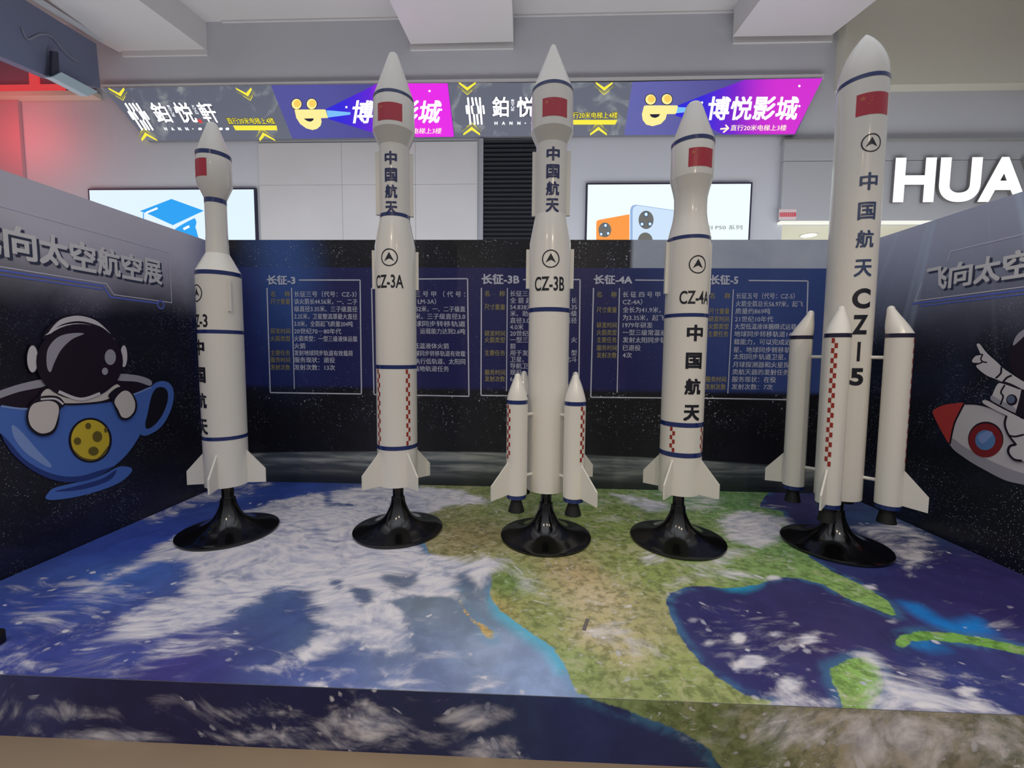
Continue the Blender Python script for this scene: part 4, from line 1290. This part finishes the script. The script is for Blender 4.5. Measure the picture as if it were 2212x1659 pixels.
def restaurant(o, T, full=True):
    mb = MB()
    for a, b in [((215, 275), (243, 568)), ((350, 275), (372, 568)), ((262, 275), (275, 352)), ((303, 275), (318, 352)), ((197, 365), (207, 448)), ((388, 365), (398, 448)),
                 ((257, 370), (268, 445)), ((328, 370), (338, 445)), ((283, 465), (293, 568)), ((318, 465), (330, 568))]:
        capsule(mb, T, a, b, .043, LIT_N, .002)
        capsule(mb, T, a, b, .031, LIT_W, .003)
    mb.build('logo', o, fix=False)
    mb = MB()
    for ch, a, b in (('鉑', 492, 680), ('悦', 770, 985), ('軒', 1068, 1262)):
        text_T(mb, T, ch, a - 3, 257, b + 3, 493, LIT_N, .002, .055)
        text_T(mb, T, ch, a, 260, b, 490, LIT_W, .003, .022)
    mb.build('white_lettering', o, fix=False); mb = MB()
    for i, ch in enumerate('BOYUE'):
        text_T(mb, T, ch, 708, 290 + i * 27, 742, 312 + i * 27, LIT_W, .003, .02)
    for i, ch in enumerate('XUAN'):
        text_T(mb, T, ch, 1008, 290 + i * 27, 1042, 312 + i * 27, LIT_W, .003, .02)
    mb.build('small_lettering', o, fix=False); mb = MB()
    for ch, x in zip('HANN', (535, 620, 705, 795)):
        text_T(mb, T, ch, x - 18, 542, x + 18, 578, LIT_W, .003, .05)
    capsule(mb, T, (866, 560), (870, 560), .016, LIT_W, .003)
    for x in (955, 1040, 1125, 1210, 1290):
        capsule(mb, T, (x - 8, 560), (x + 8, 560), .036, LIT_W, .003)
    mb.build('white_lettering', o, fix=False)
    mb = MB(); mb.poly(SIGN, [T(990, 452), T(1030, 452), T(1030, 492), T(990, 492)], LIT_R, .0035); mb.build('red_seal', o, fix=False)
    mb = MB()
    text_T(mb, T, '直行20米电梯上4楼', 1335, 428, 1922, 512, LIT_N, .002, .05)
    text_T(mb, T, '直行20米电梯上4楼', 1340, 432, 1918, 508, LIT_Y, .003, .014)
    mb.poly(SIGN, [T(1380, 522), T(1915, 522), T(1890, 576), T(1380, 576)], LIT_Y, .003)
    mb.build('yellow_lettering', o, fix=False)
    for cx, cy, s in ((208, 150, 1), (258, 640, -1), (1765, 150, 1), (1700, 640, -1)):
        mb = MB()
        for dy, w, m, half in ((0, 40, LIT_Y, 95), (52, 15, LIT_YD, 110), (78, 10, LIT_Y, 60)):
            y0 = cy - s * 38 + s * dy; e = y0 - s * half * .45 + s * 20
            mb.poly(SIGN, [T(cx - half, e), T(cx, y0 + s * 40), T(cx + half, e), T(cx + half, e + s * w * .6), T(cx, y0 + s * 40 + s * w), T(cx - half, e + s * w * .6)], m, .0025)
        mb.build('chevron_print', o, fix=False)


def cinema(o, T, eyes, bar, mouth, beam_pts, txt, line2, arrow, light, dots):
    mb = MB(); mb.poly(SIGN, [T(*p) for p in beam_pts], BEAM_M, .002)
    mb.poly(SIGN, [T(*p) for p in light], LIT_C, .0025)
    mb.build('beam_print', o, fix=False)
    mb = MB()
    for e in eyes:
        mb.poly(SIGN, [T(*p) for p in ell(e[0], e[1], e[2] + 8, e[3] + 8)], LIT_N, .002)
        mb.poly(SIGN, [T(*p) for p in ell(*e)], LIT_OP, .003)
        mb.poly(SIGN, [T(*p) for p in ell(e[0] + 8, e[1] - 6, e[2] * .68, e[3] * .68)], LIT_O, .0035)
    mb.poly(SIGN, [T(*p) for p in bar], LIT_OP, .003)
    top = [p for p in bar]
    mb.poly(SIGN, [T(*p) for p in mouth], LIT_N, .0035)
    mb.build('logo', o, fix=False)
    mb = MB()
    TI = lambda a, b: T(a + (420 - b) * .16, b)
    n = len(txt[0]); x0, y0, x1, y1 = txt[1]; w = (x1 - x0) / n
    for i, ch in enumerate(txt[0]):
        text_T(mb, TI, ch, x0 + w * i + 5, y0, x0 + w * (i + 1) - 5, y1, LIT_W, .004, .023)
    if line2:
        mb.build('white_lettering', o, fix=False); mb = MB()
        text_T(mb, lambda a, b: T(a + (640 - b) * .14, b), '直行20米电梯上3楼', *line2, LIT_P, .004, .014)
    if arrow:
        for a, b in arrow:
            capsule(mb, T, a, b, .022, LIT_P, .004)
    for x, y in dots:
        mb.poly(SIGN, [T(*p) for p in ell(x, y, 13, 13, 12)], LIT_W, .004)
    mb.build('white_lettering', o, fix=False)


def skewed(f, sh, yref):
    return lambda a, b: f(a - (b - yref) * sh, b)


s1 = sign_body([(222, 190), (585, 184), (632, 300), (318, 304)], GREY_S, 'grey lit restaurant sign at the left end of the sign strip')
T3 = px_fn(5.267, 970, 160)
restaurant(s1, px_fn(5.267, 220, 170, lambda a, b: (265 + (a - 215) * .93 + (b - 265) * .56, b + 12)))
s2 = sign_body([(585, 184), (968, 180), (982, 296), (632, 300)], grad_emission('lit_indigo_a', -3.4, -1.2, [(0, (84, 84, 168)), (1, (66, 60, 140))], .8), 'purple lit cinema sign behind the second rocket from the left')
BEAM_M = grad_emission('lit_beam_a', SIGN.px(720, 240)[0], SIGN.px(890, 240)[0], [(0, (30, 10, 220)), (.45, (90, 0, 215)), (1, (235, 20, 235))], .95)
T2 = px_fn(5.267, 590, 160)
cinema(s2, T2, [(268, 343, 56, 60), (440, 342, 56, 60)], [(245, 410), (255, 405), (590, 404), (600, 412), (625, 500), (545, 503), (553, 545), (540, 590), (500, 625), (450, 638), (380, 620), (310, 570), (265, 500)],
       [(350, 508), (462, 505), (460, 525), (430, 543), (395, 538), (365, 520)], [(600, 400), (1190, 108), (1985, 106), (2058, 714), (1300, 722), (1130, 665), (640, 515), (625, 500)],
       ('博悦影城', (895, 300, 1915, 562)), (1290, 614, 1918, 682), None, [(608, 412), (880, 436), (880, 462), (624, 496)], [(835, 378), (1780, 195), (1912, 408)])
s3 = sign_body([(968, 180), (1366, 177), (1348, 292), (982, 296)], GREY_S, 'grey lit restaurant sign behind the middle rocket with slim boosters')
restaurant(s3, T3)
s4 = sign_body([(1366, 177), (1776, 168), (1718, 291), (1348, 292)], grad_emission('lit_indigo_b', 1.2, 3.6, [(0, (104, 106, 186)), (1, (72, 66, 140))], .8), 'purple lit cinema sign at the right end of the sign strip')
BEAM_M = grad_emission('lit_beam_b', SIGN.px(1500, 240)[0], SIGN.px(1690, 240)[0], [(0, (30, 16, 220)), (.45, (120, 0, 205)), (1, (214, 30, 212))], .95)
T4 = px_fn(5.027, 1350, 150)
cinema(s4, T4, [(278, 328, 56, 56), (455, 325, 56, 56)], [(205, 400), (225, 392), (565, 392), (575, 402), (555, 478), (545, 485), (455, 486), (440, 540), (390, 592), (300, 618), (230, 600), (192, 550), (183, 490)],
       [(268, 488), (382, 486), (365, 513), (330, 528), (295, 522), (275, 505)], [(565, 395), (900, 262), (1300, 112), (2146, 96), (1842, 704), (1062, 706), (900, 625), (545, 500)],
       ('博悦影城', (895, 295, 1885, 552)), (1145, 602, 1752, 668), [((1040, 648), (1120, 640)), ((1095, 608), (1122, 640)), ((1122, 640), (1070, 682))], [(568, 410), (860, 420), (860, 445), (556, 476)], [(835, 362), (1892, 182), (1892, 400)])

# ------------------------------------------------------------------ light boxes
BOXP = Plane((0, YM - 0.05, 0), (1, 0, 0), (0, 0, 1), (0, -1, 0))


def light_box(c0, c1, yb, label, face):
    u0, v1 = BOXP.px(*c0); u1, _ = BOXP.px(*c1); v0 = BOXP.px(c1[0], yb)[1]
    mb = MB(); mb.box(u0 - .025, u1 + .025, YM - .048, YM - .006, v0 - .025, v1 + .025, mat('light_box_frame', (40, 36, 60), 0.4))
    o = tag(mb.build('light_box'), label, 'light box')
    mb = MB(); mb.poly(BOXP, [(u0, v0), (u1, v0), (u1, v1), (u0, v1)], face, 0.002); mb.build('lit_face', o, fix=False)
    return o


lb = light_box((193, 411), (548, 408), 640, 'white light box with a blue graduation cap behind the leftmost rocket', mat('lit_cool_white', (224, 243, 255), emit=1.0))
TB = lambda a, b: BOXP.px(180 + a / 5.821, 390 + b / 5.821)
CAP = mat('lit_cap_blue', (0, 158, 242), emit=1.0)
mb = MB()
mb.poly(BOXP, [TB(*p) for p in [(712, 386), (1110, 232), (1518, 380), (1128, 562), (800, 412), (760, 400)]], CAP, .003)
mb.poly(BOXP, [TB(*p) for p in spline([(1180, 592), (1380, 482), (1412, 490), (1424, 530), (1412, 590), (1428, 640), (1430, 800), (1100, 800), (1150, 640)], 5)], CAP, .003)
mb.ribbon(BOXP, [TB(790, 408), TB(935, 348)], .028, LIT_W, .004); mb.ribbon(BOXP, [TB(1262, 612), TB(1335, 576)], .035, LIT_W, .004)
mb.ribbon(BOXP, [TB(757, 405), TB(762, 640)], .014, CAP, .003)
mb.build('cap_print', lb, fix=False)

lb = light_box((1270, 399), (1622, 397), 640, 'white light box with phone advert behind the wasp-waisted rocket', mat('lit_neutral_white', (240, 255, 255), emit=1.0))
TB = lambda a, b: BOXP.px(1250 + a / 5.672, 380 + b / 5.672)
LO = mat('lit_phone_orange', (252, 152, 56), emit=.98); LPB = mat('lit_phone_blue', (206, 228, 252), emit=.98); LPE = mat('lit_phone_edge', (150, 182, 226), emit=.95)
LGD = mat('lit_lens_grey', (104, 104, 100), emit=.9); LLB = mat('lit_lens_blue', (130, 180, 220), emit=.95); LGT = mat('lit_grey_text', (128, 136, 128), emit=.9)
mb = MB()
mb.poly(BOXP, [TB(*p) for p in [(215, 575), (222, 552), (245, 540), (622, 470), (622, 1400), (215, 1400)]], LO, .003)
mb.poly(BOXP, [TB(*p) for p in [(630, 425), (640, 385), (662, 362), (700, 353), (1300, 440), (1300, 1400), (630, 1400)]], LPE, .0034)
mb.poly(BOXP, [TB(*p) for p in [(660, 430), (668, 395), (690, 372), (720, 364), (1300, 448), (1300, 1400), (660, 1400)]], LPB, .0038)
for cx, cy, rx, ry, ls in [(320, 662, 78, 90, [(328, 608, 26), (275, 715, 24), (360, 705, 24)]), (825, 540, 92, 112, [(825, 472, 30), (775, 592, 27), (873, 590, 27)]), (815, 800, 92, 106, [])]:
    mb.poly(BOXP, [TB(*p) for p in ell(cx, cy, rx, ry)], LGD, .0042)
    for a, b, r in ls:
        mb.poly(BOXP, [TB(*p) for p in ell(a, b, r, r * 1.1, 20)], LIT_N, .0046)
        mb.poly(BOXP, [TB(*p) for p in ell(a, b, r * .8, r * .88, 20)], LLB, .005)
        mb.poly(BOXP, [TB(*p) for p in ell(a, b, r * .42, r * .5, 16)], LIT_W, .0054)
mb.build('phone_print', lb, fix=False)
mb = MB()
u0, v0 = TB(1300, 662); u1, v1 = TB(2005, 602)
text_box(mb, BOXP, 'HUAWEI P50 系列', u0, v0, u1, v1, LGT, .004, bold=.012)
mb.build('grey_lettering', lb, fix=False)

# ------------------------------------------------------------------ shop front on the right with its letters
FAS = Plane((0, YM - 0.08, 0), (1, 0, 0), (0, 0, 1), (0, -1, 0))
_, zf = FAS.px(1900, 306); ux, _ = FAS.px(1690, 400); _, zl = FAS.px(1900, 347); _, zlin = FAS.px(1900, 477)
mb = MB(); mb.box(ux, 7.8, YM - .08, YM - .006, zlin, zl - .004, FASCIA); mb.box(ux, 7.8, YM - .08, YM - .006, zl + .004, zf, FASCIA)
mb.box(ux - .02, 7.8, YM - .1, YM - .006, zf, zf + .03, mat('fascia_cap', (150, 150, 150), .5))
fas = tag(mb.build('shop_fascia'), 'grey shop fascia behind the largest rocket on the right', 'shop front')
mb = MB(); mb.box(ux, 7.8, YM - .09, YM - .006, zlin - .03, zlin, mat('lit_lintel', (250, 250, 240), emit=.95)); mb.build('lit_lintel', fas)
mb = MB()
zin = zlin + 0.05
CREAM = mat('cream_shop_paint', (228, 228, 212), 0.6)
mb.box(xS - .1, 7.8, YM + .2, YM + 4, zin, zin + .08, CREAM)
mb.box(xS - .1, xS, YM + .2, YM + 4, 0, zin, CREAM); mb.box(xS - .1, 7.8, YM + 4, YM + 4.1, 0, zin, CREAM)
tag(mb.build('wall_shop'), 'cream walls and ceiling inside the lit shop', 'wall', kind='structure')
SHC = Plane((0, 0, zin), (1, 0, 0), (0, 1, 0), (0, 0, 1))
cx, cy = SHC.px(1747, 507)
mb = MB(); mb.lathe([(.11, zin - .012), (.13, zin - .012), (.13, zin - .001)], mat('lamp_trim', (225, 222, 215), .4), 32, cx, cy)
dl = tag(mb.build('ceiling_light', smooth=30), 'round downlight in the cream shop ceiling beside the largest rocket', 'light')
mb = MB(); mb.lathe([(.105, zin - .016), (.105, zin - .0125)], mat('lit_lamp', (255, 250, 238), emit=4.0), 32, cx, cy); mb.build('lens', dl)
_l = area_light('shop_light', (4.8, YM + 1.6, zin - .05), (4.8, YM + 1.6, 0), 2.4, 1.6, 34, (1, 1, .96))
_l.rotation_euler = (0, 0, 0); _l.location.z = 1.2; _l.rotation_euler = (math.pi, 0, 0)

root = None
LET = Plane((0, YM - 0.13, 0), (1, 0, 0), (0, 0, 1), (0, -1, 0))
ul, vb = LET.px(1928, 437); _, vt = LET.px(1938, 341); ur, _ = LET.px(2217, 437)
root = empty('letter_sign', (ul, YM - .082, vb), 'big white lit shop letters on the grey fascia at the right edge', 'sign')
v3, _f3 = glyphs('HUA', .035, 12)
w3 = v3[:, 0].max() - v3[:, 0].min(); kx = (ur - ul) / w3
hgt = vt - vb
LETM = mat('lit_letter_face', (255, 255, 255), emit=1.25); LETS = mat('letter_side_grey', (120, 116, 118), .4)
full, _ = glyphs('HUAWEI', .035, 12); x_ref = full[:, 0].min()
c = bpy.data.curves.new('letters', 'FONT')
for i, ch in enumerate('HUAWEI'):
    gv, gf = glyphs(ch, .035, 12)
    pre, _ = glyphs('HUAWEI'[:i + 1], .035, 12)
    xr = pre[:, 0].max() - x_ref; wd = gv[:, 0].max() - gv[:, 0].min()
    lo = gv.min(0); ky = hgt / (gv[:, 1].max() - lo[1])
    mb = MB()
    P = [((xr - wd) * kx + (a - lo[0]) * kx, (b - lo[1]) * ky) for a, b in gv]
    bm = bmesh.new(); vv = [bm.verts.new((a, -.05, b)) for a, b in P]
    for t in gf:
        try:
            bm.faces.new([vv[j] for j in t])
        except ValueError:
            pass
    bm.faces.ensure_lookup_table()
    front = list(bm.faces)
    ret = bmesh.ops.extrude_face_region(bm, geom=front)
    newv = [g for g in ret['geom'] if isinstance(g, bmesh.types.BMVert)]
    bmesh.ops.translate(bm, verts=newv, vec=(0, .045, 0))
    bm.normal_update()
    me = bpy.data.meshes.new('letter'); me.materials.append(LETM); me.materials.append(LETS)
    bmesh.ops.recalc_face_normals(bm, faces=bm.faces)
    for fc in bm.faces:
        fc.material_index = 0 if all(abs(q.co.y + .05) < 1e-5 for q in fc.verts) else 1
    bm.to_mesh(me); bm.free()
    lo_ = bpy.data.objects.new('letter', me); COL.objects.link(lo_); lo_.parent = root
bpy.data.curves.remove(c)

# notice sticker by the shop jamb
u0, v1 = FAS.px(1683, 452); u1, v0 = FAS.px(1719, 475)
mb = MB(); mb.box(u0, u1, YM - .084, YM - .0805, v0, v1, mat('sticker_white', (214, 196, 198), .5))
st = tag(mb.build('notice_sticker'), 'small red and white notice sticker on the grey shop fascia', 'sticker')
mb = MB(); mb.box(u0 + .01, u1 - .005, YM - .086, YM - .0835, v0 + (v1 - v0) * .3, v0 + (v1 - v0) * .68, mat('sticker_red', (206, 70, 84), .5)); mb.build('red_band', st)
mb = MB()
for r_ in (.42, .56):
    for c_ in range(7):
        a_ = u0 + .022 + c_ * (u1 - u0 - .04) / 7
        mb.box(a_, a_ + .012, YM - .0872, YM - .0862, v0 + (v1 - v0) * (r_ - .03), v0 + (v1 - v0) * (r_ + .04), mat('sticker_white', (214, 196, 198), .5))
mb.build('white_marks', st)

# ------------------------------------------------------------------ left: red shop front, duct, wall washer
MR = Plane((0, YM - 0.06, 0), (1, 0, 0), (0, 0, 1), (0, -1, 0))
_, zt = MR.px(60, 120); _, zm = MR.px(60, 204); _, z2 = MR.px(60, 214); xr, _ = MR.px(212, 208); xv, _ = MR.px(42, 300)
mb = MB(); mb.box(-16, xr - .1, YM - .05, YM - .006, zm, zt + .12, mat('maroon_panel', (150, 92, 114), .45))
rf = tag(mb.build('red_fascia'), 'maroon shop fascia with red tubes in the upper left corner', 'shop front')
TUBE = mat('lit_red_tube', (226, 62, 66), emit=.85)
a0, a1 = MR.px(2, 186)[1], MR.px(2, 200)[1]
mb = MB(); mb.box(-16, xr - .5, YM - .09, YM - .05, a1, a0, TUBE)
b0, b1 = MR.px(66, 160)[0], MR.px(84, 160)[0]
mb.box(b0, b1, YM - .085, YM - .05, a0, zt + .1, TUBE); mb.build('light_tube', rf)
mb = MB(); mb.box(-16, xr, YM - .14, YM - .006, z2, zm, mat('cream_ledge', (206, 190, 176), .5)); mb.build('ledge', rf)
mb = MB(); mb.box(-16, xv, YM - .05, YM - .006, 0, z2, mat('rose_panel', (186, 150, 160), .5))
tag(mb.build('rose_panel'), 'rose coloured wall panel under the red fascia at the left edge', 'wall panel')
_rl = area_light('red_wash_fill', (xv + .05, YM - .75, z2 - .5), (xv + .15, YM, z2 - .6), .9, .7, 7.5, (1.0, .07, .08))  # added red lamp without a fixture, reddens the wall under the ledge

DX = MALL.px(208, 95)[0] * (6.1 / YM)
DU = Plane((DX, 0, 0), (0, 1, 0), (0, 0, 1), (1, 0, 0))
pts = [(-60, -70), (208, 95), (217, 190), (110, 168), (8, 125), (-60, 100)]
mb = MB(); mb.prism([DU.pt(*DU.px(*p)) for p in pts], (-.12, 0, 0), mat('dark_duct_paint', (100, 106, 132), .5, bump=(3, .05)))
du = tag(mb.build('duct_panel'), 'dark blue grey duct panel hanging in the upper left corner', 'duct')
mb = MB()
e = [DU.pt(*DU.px(*p), off=.01) for p in [(60, -5), (213, 90)]]
d = np.array(e[1]) - np.array(e[0])
mb.prism([np.array(e[0]), np.array(e[0]) + (0, 0, .05), np.array(e[1]) + (0, 0, .05), np.array(e[1])], (.05, 0, 0), PLASTER); mb.build('edge_strip', du)
cab = MB()
path = spline([DU.px(*p) for p in [(45, 60), (58, 85), (85, 75), (110, 80), (140, 115), (165, 133)]], 5, False)
cab.ribbon(DU, path, .02, mat('cable_grey', (120, 124, 140), .5), .012); cab.build('cable', du, fix=False)
LW = Plane((DX + .12, 0, 0), (0, 1, 0), (0, 0, 1), (1, 0, 0))
c4 = [LW.px(*p) for p in [(112, 167), (133, 156), (212, 198), (190, 208)]]
mb = MB(); mb.prism([LW.pt(a, b) for a, b in c4], (-.1, 0, 0), mat('brushed_lamp_body', (176, 196, 206), .35, metal=.1))
wl = tag(mb.build('wall_washer'), 'silver box lamp hanging under the dark duct, upper left', 'lamp')
mb = MB()
b0 = LW.px(118, 110); b1 = LW.px(131, 112); b2 = LW.px(133, 158); b3 = LW.px(117, 165)
mb.prism([LW.pt(*p, -.03) for p in (b0, b1, b2, b3)], (-.04, 0, 0), mat('bracket_dark', (40, 44, 62), .5)); mb.build('bracket', wl)
